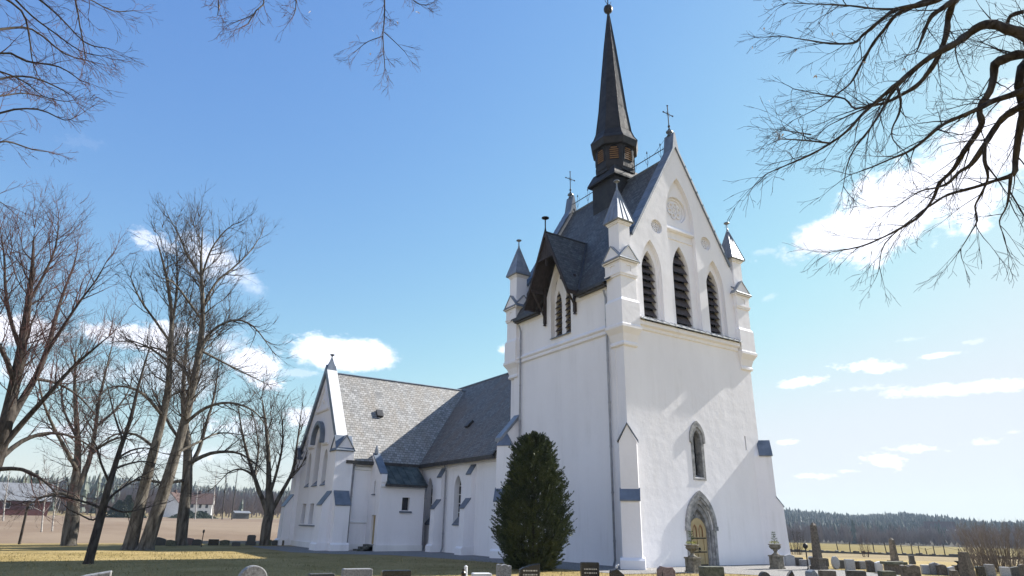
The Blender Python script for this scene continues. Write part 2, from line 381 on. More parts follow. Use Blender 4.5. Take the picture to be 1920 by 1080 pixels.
mo.prism([(0,12.6),(.08,12.65),(.08,12.78),(.02,12.92),(0,12.92)], DY+1.3, D-1.0, lambda u, v, t: (X0-u, t, v))
mo.build("moulding", P, tower)
# rosettes
def rosette(cx, cz, r, y, petals):
    b = MB(); b.plate(circle(cx, cz, r+.01), [], 0, .05, XZ(y))
    b.plate(circle(cx, cz, r*.99, 32), [circle(cx, cz, r*.84, 32)], -.06, 0, XZ(y))
    for k in range(petals):
        a = 2*math.pi*k/petals+.26; px, pz = cx+r*.47*math.cos(a), cz+r*.47*math.sin(a)
        b.plate(circle(px, pz, r*.235, 14), [circle(px, pz, r*.145, 14)], -.07, 0, XZ(y))
    b.plate(circle(cx, cz, r*.2, 14), [circle(cx, cz, r*.1, 14)], -.05, 0, XZ(y))
    return b.build("rosette", P, tower)
rosette(L2, 18.05, .77, .40, 6); rosette(2.98, 16.45, .39, .18, 6); rosette(6.78, 16.45, .39, .18, 6)
# sill
sl = MB()
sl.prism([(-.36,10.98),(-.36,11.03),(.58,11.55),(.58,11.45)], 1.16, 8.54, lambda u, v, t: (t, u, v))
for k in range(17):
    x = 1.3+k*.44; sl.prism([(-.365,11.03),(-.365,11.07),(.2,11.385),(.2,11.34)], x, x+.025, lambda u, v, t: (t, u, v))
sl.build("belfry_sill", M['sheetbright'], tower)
# louvred belfry windows
def louvres(cx, h, z0, zs, za, fn, name="louvre", m=None, rows=9, back=.75):
    b = MB(); r = za-zs; Rr = (h*h+r*r)/(2*h)
    def hw(z):
        if z <= zs: return h
        q = Rr*Rr-(z-zs)**2
        return max(0.0, math.sqrt(max(q, 0)) - (Rr-h))
    step = (za-z0)/(rows+.3); rr = random.Random(int(cx*100))
    for k in range(rows):
        zt = z0+(k+1.15)*step; zb = zt-step*1.05; w = hw(zt-.1)+.02
        if w < .06: continue
        n = 10; up, lo = [], []
        for i in range(n*2+1):
            x = cx-w+2*w*i/(n*2); lo.append((x, zb+(0.035 if i % 2 else 0)))
        for i in range(n*2):
            (xa, za_), (xb, zb_) = lo[i], lo[i+1]
            b.face([fn(xa, za_, .30), fn(xb, zb_, .30), fn(xb, zt, .56), fn(xa, zt, .56)])
            b.face([fn(xa, za_, .30), fn(xb, zb_, .30), fn(xb, zb_-.0, .33), fn(xa, za_-.0, .33)])
            b.face([fn(xa, za_, .33), fn(xb, zb_, .33), fn(xb, zt-.03, .58), fn(xa, zt-.03, .58)])
    o = b.build(name, m or M['louvre'], tower)
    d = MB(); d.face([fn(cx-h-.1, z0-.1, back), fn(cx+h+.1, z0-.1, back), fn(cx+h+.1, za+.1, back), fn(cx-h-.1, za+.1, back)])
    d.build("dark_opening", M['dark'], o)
for cx, h, zs, za in ((L1,.50,13.75,15.0),(L2,.62,14.3,15.85),(L3,.50,13.75,15.0)): louvres(cx, h, 11.45, zs, za, XZ(0), rows=9)
for s, hh in ((-.34,.22),(.50,.26)): louvres(DY+s, hh, 11.2, 13.0, 13.9, YZ(X0-.08), rows=8)
ds = MB(); ds.prism([(-.10,11.08),(-.10,11.12),(.62,11.42),(.62,11.3)], DY-.87, DY+.87, lambda u, v, t: (X0+u, t, v)); ds.build("dormer_sill", M['lead'], tower)

# --- corner piers with gablets and pinnacles
def pier(x0, y0, sx, sy):
    """square corner pier; (x0, y0) its outer corner, (sx, sy) point towards the tower"""
    S = 1.16
    def bx(b, i0, i1, z0, z1, j0=None, j1=None):
        j0 = i0 if j0 is None else j0; j1 = i1 if j1 is None else j1
        xs = sorted((x0+sx*i0, x0+sx*i1)); ys = sorted((y0+sy*j0, y0+sy*j1)); b.box(xs[0], xs[1], ys[0], ys[1], z0, z1)
    def ring(i0, i1, z):
        xs = sorted((x0+sx*i0, x0+sx*i1)); ys = sorted((y0+sy*i0, y0+sy*i1)); return [(xs[0],ys[0],z),(xs[1],ys[0],z),(xs[1],ys[1],z),(xs[0],ys[1],z)]
    b = MB()
    b.loft([ring(.27, S-.12, 9.55), ring(.17, S-.06, 9.62), ring(.17, S-.06, 9.72), ring(.22, S-.08, 9.80), ring(.12, S-.03, 10.15), ring(-.05, S+.04, 10.42), ring(-.05, S+.04, 10.55), ring(0, S, 10.60), ring(0, S, 11.75), ring(.09, S-.07, 11.9), ring(.09, S-.07, 13.02)])
    bx(b, .03, S-.03, 13.02, 13.12); bx(b, .0, S, 13.12, 13.20); bx(b, .06, S-.05, 13.20, 13.70); bx(b, .0, S, 13.70, 13.79)
    # recessed square panels on the two outer faces
    for q in range(2):
        for (a0, a1, z0, z1) in ((.06,.42,13.2,13.7),(.74,S-.05,13.2,13.7),(.42,.74,13.2,13.30),(.42,.74,13.60,13.7)):
            if q == 0: bx(b, a0, a1, z0, z1, .02, .06)
            else: bx(b, .02, .06, z0, z1, a0, a1)
    # cross gablets
    e = .10; mid = S/2
    for q in range(2):
        f = (lambda u, v, t: (x0+sx*u, y0+sy*t, v)) if q == 0 else (lambda u, v, t: (x0+sx*t, y0+sy*u, v))
        b.prism([(-e,13.79),(S+e,13.79),(S+e,13.84),(mid,14.62),(-e,13.84)], -.03, S-.03, f)
    bx(b, .18, .92, 13.8, 15.86); bx(b, .13, .97, 15.86, 15.93); bx(b, .09, 1.01, 15.93, 16.05)
    o = b.build("pinnacle", P, tower)
    c = MB()
    for q in range(2):                                           # sheet metal on the gablets
        f = (lambda u, v, t: (x0+sx*u, y0+sy*t, v)) if q == 0 else (lambda u, v, t: (x0+sx*t, y0+sy*u, v))
        for sgn in (-1, 1):
            u0 = mid+sgn*(S/2+e+.02); c.prism([(u0,13.83),(mid,14.61),(mid,14.67),(u0+sgn*.02,13.87)], -.07, S, f)
    m0 = .55
    def sq(h, z): return [(x0+sx*(m0-h), y0+sy*(m0-h), z), (x0+sx*(m0+h), y0+sy*(m0-h), z), (x0+sx*(m0+h), y0+sy*(m0+h), z), (x0+sx*(m0-h), y0+sy*(m0+h), z)]
    c.loft([sq(.54,16.0), sq(.56,16.05), sq(.045,17.95), sq(.04,18.05)])
    for k in range(4):                                            # standing seams
        for w in (-.31, .31, 1.0):
            a = math.pi/2*k; ux, uy = math.cos(a), math.sin(a)
            def pt(h, z, lift): 
                q = (h+lift*.6); return Vector((x0+sx*m0+(ux*q-uy*w*h), y0+sy*m0+(uy*q+ux*w*h), z+lift*.3))
            c.tube([pt(.56,16.06,.01), pt(.05,17.93,.01)], .014, 4)
    c.build("pinnacle_cap", Z_, o)
    f = MB(); cx, cy = x0+sx*m0, y0+sy*m0
    f.lathe([(.05,17.95),(.06,18.05),(.035,18.15),(.03,18.35),(.08,18.42),(.17,18.46),(.16,18.50),(.03,18.52)], cx, cy, 10); f.build("finial", M['iron'] if False else Z_, o)
pier(0.0,-.27,1,1); pier(9.72,-.27,-1,1); pier(0.0,D+.2,1,-1); pier(9.72,D+.2,-1,-1)

# --- diagonal buttresses at the tower foot
def diag_buttress(cx, cy, dx, dy, parent, w=.76, tiers=((5.85,5.12,.55),(3.14,2.68,.82)), name="buttress", plinth=.34, cap='gable'):
    d = Vector((dx, dy, 0)).normalized(); n = Vector((-d.y, d.x, 0)); o = Vector((cx, cy, 0))
    f = lambda u, v, t: tuple(o + d*u + n*t + Vector((0,0,v)))
    g = lambda u, v, t: tuple(o + d*t + n*u + Vector((0,0,v)))
    (za, zb, p1), (zc, zd, p2) = tiers
    b = MB(); h = w/2
    b.prism([(-.6,-.4),(p1+.03,-.4),(p1,zb),(-.6,zb)], -h, h, f)
    if cap == 'gable': b.prism([(-h,zb),(h,zb),(0,za)], -.6, p1, g)
    b.prism([(0,-.4),(p2+.10,-.4),(p2,zd),(p1,zc),(0,zc)], -h-.02, h+.02, f)
    b.prism([(0,-.4),(p2+.22,-.4),(p2+.22,plinth),(p2+.10,plinth+.1),(0,plinth+.1)], -h-.12, h+.12, f)
    ob = b.build(name, P, parent)
    c = MB(); s = .05
    if cap == 'gable':
        for sg in (-1, 1): c.prism([(sg*(h+.07),zb-.03),(0,za+.03),(0,za+.09),(sg*(h+.09),zb+.02)], -.05, p1+.06, g)
    else:
        b2 = [f(p1+s,zb,-h-s), f(p1+s,zb,h+s), f(-.3,zb,h+s), f(-.3,zb,-h-s)]; top = f(-.05, za, 0)
        c.loft([b2, [top]*4], True, False)
    c.prism([(p2+.05,zd-.05),(p2+.05,zd),(p1-.02,zc+.04),(p1-.02,zc-.04)], -h-.05, h+.05, f)
    c.build("buttress_cap", M['lead'], ob)
diag_buttress(X0+.05, .05, -1, -1, church)
bo = MB(); diag_buttress(X1-.05, .05, 1, -1, church)

# --- portal
po = MB()
def archring(b, cx, h0, h1, z0, zs0, za0, zs1, za1, t0, t1, fn):
    b.plate(arch(cx,h1,z0,zs1,za1,12), [arch(cx,h0,z0+.001,zs0,za0,12)], t0, t1, fn)
def ring_open(b, cx, inner, outer, t0, t1, fn, n=12):
    """an arch band open at the foot; inner / outer = (half, foot, spring, apex)"""
    a = arch(cx, *inner, n); o = arch(cx, *outer, n)
    a = a[1:]+a[:1]; o = o[1:]+o[:1]
    for i in range(len(a)-1):
        q = [a[i], a[i+1], o[i+1], o[i]]
        b.loft([[fn(u,v,t0) for u,v in q], [fn(u,v,t1) for u,v in q]])
ring_open(po, PX, (.86,1.62,1.62,2.98), (1.02,1.60,1.66,3.25), -.10, .02, XZ(0))
ring_open(po, PX, (.82,-.3,1.58,2.85), (.99,-.3,1.62,3.2), -.05, .10, XZ(0))
ring_open(po, PX, (.70,-.3,1.54,2.68), (.84,-.3,1.60,2.9), .04, .18, XZ(0))
ring_open(po, PX, (.56,-.3,1.46,2.45), (.72,-.3,1.56,2.72), .12, .40, XZ(0))
for sg in (-1, 1):
    po.tube([(PX+sg*.77,.03,-.1),(PX+sg*.77,.03,1.55)], .055, 8); po.tube([(PX+sg*.64,.11,-.1),(PX+sg*.64,.11,1.5)], .05, 8)
    po.box(PX+sg*.93-.12, PX+sg*.93+.12, -.13, .0, 1.50, 1.68)
po.plate(arch(PX,.60,1.0,1.48,2.52,10), [], .30, .42, XZ(0))
for (u, v, r) in ((0,2.22,.12),(-.15,2.0,.10),(.15,2.0,.10)): po.plate(circle(PX+u, v, r, 12), [circle(PX+u, v, r*.6, 12)], .26, .31, XZ(0))
portal = po.build("stone_portal", M['stone'], tower, split=False)
dl = MB(); dl.plate(arch(PX,.57,-.05,1.42,2.05,12), [arch(PX-.2,.10,1.22,1.5,1.72,6), arch(PX+.2,.10,1.22,1.5,1.72,6)] + [[(PX+a,z0),(PX+b,z0),(PX+b,z1),(PX+a,z1)] for a,b in ((-.38,-.05),(.05,.38)) for z0,z1 in ((.1,.52),(.66,1.12))], .20, .25, XZ(0))
dl.plate(arch(PX,.565,-.05,1.42,2.04,12), [], .24, .29, XZ(0))
leaf = dl.build("door", M['door'], tower)
ih = MB()
for z in (.04,.58,1.17): ih.box(PX-.55, PX+.50, .18, .198, z-.025, z+.025)
ih.build("strap_hinge", M['iron'], leaf)
hd = MB(); hd.lathe([(.02,.68),(.05,.70),(.05,.76),(.02,.78)], PX, .16, 8); hd.tube([(PX+.06*math.cos(a/8*6.28),.155,.66+.06*math.sin(a/8*6.28)) for a in range(9)], .012, 5); hd.build("handle", M['iron'], leaf)
gr = MB()
for s in (-.2,.2): ring_open(gr, PX+s, (.10,1.22,1.5,1.72), (.14,1.22,1.5,1.77), .19, .22, XZ(0), 6)
gr.build("door_tracery", M['door_groove'], leaf)
# --- lancet window in the front
wi = MB()
ring_open(wi, WX, (.40,5.42,5.62,6.20), (.52,5.45,5.66,6.50), -.07, .05, XZ(0))
ring_open(wi, WX, (.27,3.85,5.55,6.05), (.44,3.80,5.62,6.30), -.02, .45, XZ(0))
wi.prism([(-.03,3.72),(-.03,3.80),(.46,4.02),(.46,3.72)], WX-.44, WX+.44, lambda u, v, t: (t, u, v))
wf = wi.build("lancet_window", M['stone'], tower)
g = MB(); g.plate(arch(WX,.30,3.85,5.55,6.08), [], .36, .40, XZ(0)); g.build("pane", M['glass'], wf)
g = MB(); g.box(WX-.02, WX+.02, .30, .355, 3.9, 6.0)
for k in range(6): g.box(WX-.27, WX+.27, .32, .35, 4.2+k*.3, 4.22+k*.3)
g.build("window_bar", M['iron'], wf)

# --- tower roof, dormer, copings
rf = MB(); xe = X0-.32; ze = RZ-1.745*(XC-xe)
for s in (-1, 1):
    e0 = XC+s*(XC-xe)
    pts = [(e0,.45,ze),(e0,D-.45,ze),(XC,D-.45,RZ),(XC,.45,RZ)]
    if s > 0: rf.roofquad(pts[1],pts[0],pts[3],pts[2])
    else:                                                       # cut out where the dormer sits
        rx_ = lambda z: XC-(RZ-z)/1.745
        zl, hw2 = 13.0, 1.86; un = math.hypot(XC-xe, RZ-ze)/(RZ-ze)
        for q in ([(.45,ze),(DY-hw2-.05,ze),(DY-hw2,zl),(DY,16.9),(DY,RZ),(.45,RZ)], [(D-.45,ze),(D-.45,RZ),(DY,RZ),(DY,16.9),(DY+hw2,zl),(DY+hw2+.05,ze)]):
            q = q[::-1]; rf.face([(rx_(z),y,z) for y, z in q], [(-y,(z-ze)*un) for y, z in q])
    # under side
    if s > 0: rf.face([(e0,.45,ze-.12),(e0,D-.45,ze-.12),(XC,D-.45,RZ-.12),(XC,.45,RZ-.12)])
roof = rf.build("tower_roof", M['slate_dark'], church)
rc = MB(); rc.tube([(XC,.5,RZ+.02),(XC,D-.5,RZ+.02)], .07, 6)
rc.build("ridge_cap", M['lead'], roof)
gt = MB()
for s in (-1, 1):
    e0 = XC+s*(XC-xe)
    for ya, yb in (((.9, DY-1.75), (DY+1.75, D-.9)) if s < 0 else ((.9, D-.9),)):
        gt.box(min(e0-.10,e0+.08), max(e0-.10,e0+.08), ya, yb, ze-.16, ze-.01)
        gt.box(min(e0,e0-s*.3), max(e0,e0-s*.3), ya, yb, ze-.22, ze-.165)
gt.build("gutter", M['gutter'], roof)
# gable copings
cp = MB()
for y0, y1 in ((-.10,.62),(D-.62,D+.10)):
    for s in (-1, 1):
        xa, xb = XC+s*.25, XC+s*3.72
        def q(x, dz): return (x, gz(x)+dz)
        cp.prism([q(xb,-.08),(xb+s*.02,gz(xb)+.10),(xa,gz(xa)+.14),(XC+s*.05,GZ+.85),(XC,GZ+.85),(XC,GZ-.1),q(xa,-.08)], y0, y1, lambda u, v, t: (u, t, v))
        for k in range(9):
            x = xb-s*(.2+k*.4)
            if abs(x-XC) > .35: cp.prism([(x,gz(x)+.1),(x+s*.02,gz(x)+.07),(x+s*.02,gz(x)+.14),(x,gz(x)+.17)], y0-.006, y1+.006, lambda u, v, t: (u, t, v))
    ym = (y0+y1)/2
    cp.lathe([(.16,GZ+.80),(.10,GZ+.95),(.20,GZ+1.02),(.20,GZ+1.10),(.08,GZ+1.16)], XC, ym, 8)
cop = cp.build("gable_coping", M['lead'], church)
for ym in (.26, D-.26):
    c = MB(); z0 = GZ+1.1; c.tube([(XC,ym,z0),(XC,ym,z0+1.75)], .03, 6); c.tube([(XC-.36,ym,z0+1.2),(XC+.36,ym,z0+1.2)], .025, 6)
    c.lathe([(.03,z0),(.09,z0+.1),(.03,z0+.22),(.08,z0+.35),(.03,z0+.45)], XC, ym, 8)
    for dx, dz in ((-.38,1.2),(.38,1.2),(0,1.78)): c.lathe([(.0,z0+dz-.07),(.06,z0+dz),(.0,z0+dz+.07)], XC+dx, ym, 6, cap=False)
    for a in range(4):
        t = R(45+90*a); c.tube([(XC+.03*math.cos(t),ym,z0+1.2+.03*math.sin(t)),(XC+.19*math.cos(t),ym,z0+1.2+.19*math.sin(t))], .012, 4)
    c.build("gable_cross", M['iron'], cop)
# ridge rail with small iron flowers
rr = MB()
for ya, yb in ((.5, YC-1.15), (YC+1.15, D-.5)):
    rr.tube([(XC,ya,RZ+.72),(XC,yb,RZ+.72)], .028, 5)
    n = 3
    for k in range(n):
        y = ya+(yb-ya)*(k+.5)/n; rr.tube([(XC,y,RZ),(XC,y,RZ+1.05)], .016, 4)
        for s in (-1,1): rr.tube([(XC,y,RZ+.25),(XC,y+s*.16,RZ+.6),(XC,y+s*.2,RZ+.9)], .01, 4)
        rr.lathe([(0,RZ+1.02),(.05,RZ+1.1),(0,RZ+1.25)], XC, y, 5, cap=False)
rr.tube([(XC,.3,GZ+1.0),(XC,1.6,RZ+.7)], .012, 4)
rr.build("ridge_rail", M['iron'], roof)
# dormer roof
dr = MB(); dx0 = -.76; dz = 16.95; hw_ = 1.88; dze = 13.05
def roofx(z): return XC-(RZ-z)/1.745
sl_ = (dz-dze)/hw_
for s in (-1, 1):
    ye = DY+s*hw_
    pts = [(dx0,ye,dze),(roofx(dze)+.02,ye,dze),(roofx(dz)+.02,DY,dz),(dx0,DY,dz)]
    if s > 0: pts = [pts[1],pts[0],pts[3],pts[2]]
    dr.roofquad(*pts)
dorm = dr.build("dormer_roof", M['slate_dark'], church)
dv = MB()
for s in (-1, 1):
    ye = DY+s*(hw_+.02)
    dv.prism([(ye,dze-.22),(ye+s*.04,dze-.02),(DY,dz+.07),(DY,dz-.28)], dx0-.07, dx0+.02, lambda u, v, t: (t, u, v))           # barge board
    dv.face([(dx0,ye,dze-.06),(X0+.1,ye,dze-.06),(X0+.1,DY,dz-.08),(dx0,DY,dz-.08)])                                            # boarded soffit
    dv.box(dx0, .3, min(ye,ye-s*.1), max(ye,ye-s*.1), dze-.2, dze-.06)
    yb = DY+s*1.33                                                                                                           # bracket
    dv.box(X0-.16, X0-.01, yb-.07, yb+.07, 12.1, 14.2)
    dv.tube([(X0-.08,yb,12.45),(dx0+.1,yb,13.75)], .07, 4); dv.box(dx0, X0, yb-.06, yb+.06, 13.75, 13.9)
    dv.tube([(X0-.10,yb,12.1),(X0-.10,yb,11.98)], [.05,.10], 6)
zt = 15.45; hwt = (dz-zt)/sl_
dv.box(dx0-.02, dx0+.1, DY-hwt, DY+hwt, zt-.12, zt+.03)
dv.box(dx0+.10, X0-.02, DY-.06, DY+.06, dz-.4, dz-.24)
dv.prism([(DY-hwt+.08,zt+.03),(DY+hwt-.08,zt+.03),(DY,dz-.3)], dx0+.02, dx0+.06, lambda u, v, t: (t, u, v))
dv.tube([(dx0+.05,DY,dz-.6),(dx0+.05,DY,zt-.5)], .05, 6)
dv.build("barge_board", M['darkwood'], dorm)
df = MB(); df.lathe([(.07,dz),(.05,dz+.15),(.035,dz+.25),(.035,dz+.72),(.07,dz+.78),(.21,dz+.84),(.21,dz+.88),(.03,dz+.90)], dx0+.0, DY, 10); df.build("dormer_finial", M['iron'], dorm)
dvl = MB()
for s in (-1, 1): dvl.tube([(roofx(dze)-.02,DY+s*hw_,dze+.03),(roofx(dz)-.02,DY,dz+.05)], .085, 5)
dvl.tube([(dx0,DY,dz+.02),(roofx(dz),DY,dz+.02)], .05, 5)
dvl.build("valley_lead", M['gutter'], dorm)

# --- flèche: base box, skirt, octagonal lantern, spire
fl = MB(); a = 1.05; C8 = math.pi/8
fl.hexa([(XC-a,YC-a,18.6),(XC+a,YC-a,18.6),(XC+a,YC+a,18.6),(XC-a,YC+a,18.6)], [(XC-a,YC-a,21.75),(XC+a,YC-a,21.75),(XC+a,YC+a,21.75),(XC-a,YC+a,21.75)])
sk = 1.28
fl.loft([[(XC+i*sk,YC+j*sk,21.66) for i,j in ((-1,-1),(1,-1),(1,1),(-1,1))], [(XC+i*sk,YC+j*sk,21.78) for i,j in ((-1,-1),(1,-1),(1,1),(-1,1))], [(XC+i*1.0,YC+j*1.0,22.45) for i,j in ((-1,-1),(1,-1),(1,1),(-1,1))]])
fl.lathe([(1.28,22.2),(1.28,24.3)], XC, YC, 8, C8)
spire = fl.build("spire_base", M['copper_dark'], church)
ln = MB()
for k in range(8):
    t = k*math.pi/4; ap = 1.28*math.cos(C8); o = Vector((XC,YC,0)); d = Vector((math.cos(t),math.sin(t),0)); n = Vector((-d.y,d.x,0))
    f = lambda u, v, w: tuple(o + d*(ap+w) + n*u + Vector((0,0,v)))
    ring_open(ln, 0, (.29,22.95,23.75,24.0), (.35,22.95,23.75,24.06), .0, .05, f, 6)
    ln.prism([(-.47,22.45),(.47,22.45),(.47,22.72),(-.47,22.72)], .0, .03, f)
ln.build("lantern_arch", M['copper_dark'], spire)
for k in range(8):
    t = k*math.pi/4; ap = 1.28*math.cos(C8); o = Vector((XC,YC,0)); d = Vector((math.cos(t),math.sin(t),0)); n = Vector((-d.y,d.x,0))
    f = lambda u, v, w: tuple(o + d*(ap+w) + n*u + Vector((0,0,v)))
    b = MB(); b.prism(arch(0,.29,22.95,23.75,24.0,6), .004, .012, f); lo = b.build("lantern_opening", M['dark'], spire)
    b = MB()
    for j in range(6):
        z = 23.0+j*.15; w = .27 if z < 23.7 else .2; b.prism([(-w,z),(w,z),(w,z+.07),(-w,z+.07)], .014, .035, f)
    b.build("lantern_slat", M['louvre_yellow'], lo)
sp = MB(); rr_ = random.Random(3)
sp.lathe([(1.50,24.02),(1.58,24.42),(1.60,24.46),(1.38,24.80),(1.22,25.25),(.98,27.0),(.72,29.6),(.45,32.2),(.20,34.3),(.07,35.35)], XC, YC, 8, C8)
for k in range(8):                                                  # hips and sheet seams
    t = k*math.pi/4+C8
    pf = [(1.60,24.47),(1.385,24.81),(1.225,25.26),(.985,27.0),(.725,29.6),(.455,32.2),(.205,34.3),(.07,35.35)]
    sp.tube([(XC+r*math.cos(t),YC+r*math.sin(t),z) for r, z in pf], .022, 4)
spi = sp.build("spire", M['copper_dark'], spire)
ss = MB()
def spr(z):
    pf = [(1.22,25.25),(.98,27.0),(.72,29.6),(.45,32.2),(.20,34.3),(.07,35.35)]
    for (r0, z0), (r1, z1) in zip(pf, pf[1:]):
        if z0 <= z <= z1: return r0+(r1-r0)*(z-z0)/(z1-z0)
    return .1
for z in [25.3+.95*k for k in range(10)]:
    r = spr(z)+.008; ss.lathe([(r,z-.012),(r,z+.012)], XC, YC, 8, C8, cap=False)
ss.build("sheet_seam", M['copper_dark'], spi)
bl = MB(); bl.lathe([(.07,35.2),(.09,35.45),(.18,35.5),(.28,35.62),(.32,35.8),(.28,35.98),(.16,36.1),(.05,36.16)], XC, YC, 14)
bl.build("spire_ball", M['copper_dark'], spire, True)
sc = MB(); sc.tube([(XC,YC,36.1),(XC,YC,38.2)], .04, 6); sc.tube([(XC-.45,YC,37.3),(XC+.45,YC,37.3)], .035, 6)
for s in (-1,1): sc.tube([(XC,YC,36.2),(XC+s*.22,YC,36.38),(XC+s*.3,YC,36.62)], .02, 5)
sc.build("spire_cross", M['iron'], spire)

# --- downpipes
def pipe(x, y, z0, z1, out, parent=church, name="downpipe", elbow=(.0,.0)):
    b = MB(); b.tube([(x-out[0]*1.0+elbow[0], y-out[1]+elbow[1], z1+.35), (x, y, z1), (x, y, z0+.25), (x+.1*(-1 if out[0] else 0), y-.1*(1 if out[1] else 0), z0)], .05, 8)
    z = z0+1
    while z < z1: b.lathe([(.065,z),(.065,z+.06)], x, y, 8); z += 2
    return b.build(name, M['pipe'], parent)
pipe(X0-.12, 1.0, .0, 12.2, (.12,0)); pipe(X0-.12, 8.45, 6.0, 12.2, (.12,0))

# ================= nave
NX0, NX1, NY0, NY1, NEZ, NRZ = -.9, 10.6, 8.7, 33.0, 5.55, 11.85
def nz_(x): return NRZ-(NRZ-NEZ)/(XC-NX0)*abs(x-XC)
nv = MB(); ny = (13.4, 17.1)
ho = [arch(y,.42,1.62,3.55,4.32) for y in ny]
nv.plate([(NY0+.35,-.3),(18.6,-.3),(18.6,NEZ),(NY0+.35,NEZ)], ho, .003, .38, YZ(NX0))
nv.plate([(26.4,-.3),(NY1,-.3),(NY1,NEZ),(26.4,NEZ)], [], 0, .38, YZ(NX0))
nv.plate([(NY0,-.3),(NY1,-.3),(NY1,NEZ),(NY0,NEZ)], [], 0, .4, YZ(NX1,-1))
for y in (NY0, NY1-.4): nv.plate([(NX0,-.3),(NX1,-.3),(NX1,NEZ+.45),(XC,NRZ+.45),(NX0,NEZ+.45)], [], 0, .4, XZ(y))
nave = nv.build("nave_wall", P, church)
for y in ny:
    g = MB(); g.plate(arch(y,.44,1.6,3.55,4.34), [], .34, .37, YZ(NX0)); gp = g.build("nave_window", M['glass'], nave)
    g = MB(); g.prism([(-.06,1.50),(-.06,1.55),(.36,2.0),(.36,1.9)], y-.44, y+.44, lambda u, v, t: (NX0+u, t, v)); g.build("window_sill", M['lead'], gp)
    g = MB(); g.box(NX0+.30, NX0+.335, y-.03, y+.03, 1.9, 4.2)
    for k in range(4): g.box(NX0+.31, NX0+.335, y-.4, y+.4, 2.2+k*.5, 2.24+k*.5)
    g.build("window_bar", M['plinth'], gp)
mo = MB(); mo.prism([(0,4.82),(.07,4.86),(.07,4.93),(.10,4.98),(0,5.04)], NY0+.1, 18.4, lambda u, v, t: (NX0-u, t, v)); mo.build("nave_moulding", P, nave)
def wall_buttress(o, d, w, tiers, parent, plinth=.34):
    o = Vector(o); d = Vector(d); n = Vector((-d.y, d.x, 0)); h = w/2
    f = lambda u, v, t: tuple(o + d*u + n*t + Vector((0,0,v)))
    (za, zb, p1), (zc, zd, p2) = tiers
    b = MB(); b.prism([(-.05,-.3),(p1,-.3),(p1,zb),(-.05,za)], -h, h, f); b.prism([(0,-.3),(p2+.05,-.3),(p2,zd),(p1,zc),(0,zc)], -h+.002, h-.002, f)
    b.prism([(0,-.3),(p2+.17,-.3),(p2+.17,plinth),(p2+.06,plinth+.1),(0,plinth+.1)], -h-.1, h+.1, f)
    ob = b.build("buttress", P, parent)
    c = MB(); c.prism([(p1+.05,zb-.07),(p1+.05,zb),(-.02,za+.06),(-.02,za-.02)], -h-.03, h+.03, f); c.prism([(p2+.05,zd-.06),(p2+.05,zd),(p1-.02,zc+.05),(p1-.02,zc-.04)], -h-.03, h+.03, f)
    c.build("buttress_cap", M['lead'], ob)
for y in (11.62, 15.25): wall_buttress((NX0,y,0), (-1,0,0), .54, ((4.80,4.30,.28),(2.95,2.45,.64)), church)
diag_buttress(NX0+.3, NY0+.0, -1, -1, church, .80, ((6.45,5.6,.42),(3.4,2.75,.75)), cap='pyramid')
for y in (14.85, 16.15-.0): pass
pipe(NX0-.12, 14.75, 0, 4.6, (.12,0)); 
nr = MB(); ne = NX0-.35; nez = nz_(NX0)-.35*(NRZ-NEZ)/(XC-NX0)
def roof_pair(b, axis, c, e, ze, rz, t0, t1):
    for s in (-1, 1):
        if axis == 'y': pts = [(c+s*e,t0,ze),(c+s*e,t1,ze),(c,t1,rz),(c,t0,rz)]
        else: pts = [(t0,c+s*e,ze),(t1,c+s*e,ze),(t1,c,rz),(t0,c,rz)]
        b.roofquad(*pts)
        b.face([(p[0],p[1],p[2]-.14) for p in pts])
roof_pair(nr, 'y', XC, XC-ne, nez, NRZ, NY0+.35, NY1-.35)
nroof = nr.build("nave_roof", M['slate'], church)
ev = MB(); ev.box(ne-.05, ne+.10, NY0+.35, 18.0, nez-.22, nez+.0); ev.box(ne+.1, NX0, NY0+.35, 18.0, nez-.20, nez-.15); ev.build("eave_gutter", M['gutter'], nroof)
rk = MB(); rk.tube([(XC,NY0,NRZ+.03),(XC,NY1,NRZ+.03)], .07, 6); rk.build("ridge_cap", M['lead'], nroof)
def rooflight(p, nrm, along):
    b = MB(); p = Vector(p); n_ = Vector(nrm).normalized(); a_ = Vector(along).normalized(); c_ = n_.cross(a_)
    q = [p+a_*(i*.22)+c_*(j*.28) for i, j in ((-1,-1),(1,-1),(1,1),(-1,1))]
    b.loft([q, [x+n_*.16 for x in q]]); return b.build("roof_hatch", M['gutter'], church)
tn = (NRZ-NEZ)/(XC-NX0); xx = 1.05
rooflight((xx, 15.7, nz_(xx)), (-tn,0,1), (0,1,0))
ncp = MB()
for s in (-1, 1):
    xb = XC+s*(XC-NX0+.1); zb_ = NEZ+.45-.1*tn
    ncp.prism([(xb,zb_-.05),(xb,zb_+.16),(XC,NRZ+.62),(XC,NRZ+.42)], NY0-.08, NY0+.50, lambda u, v, t: (u, t, v))
ncp.build("gable_coping", M['zinc'], nave)

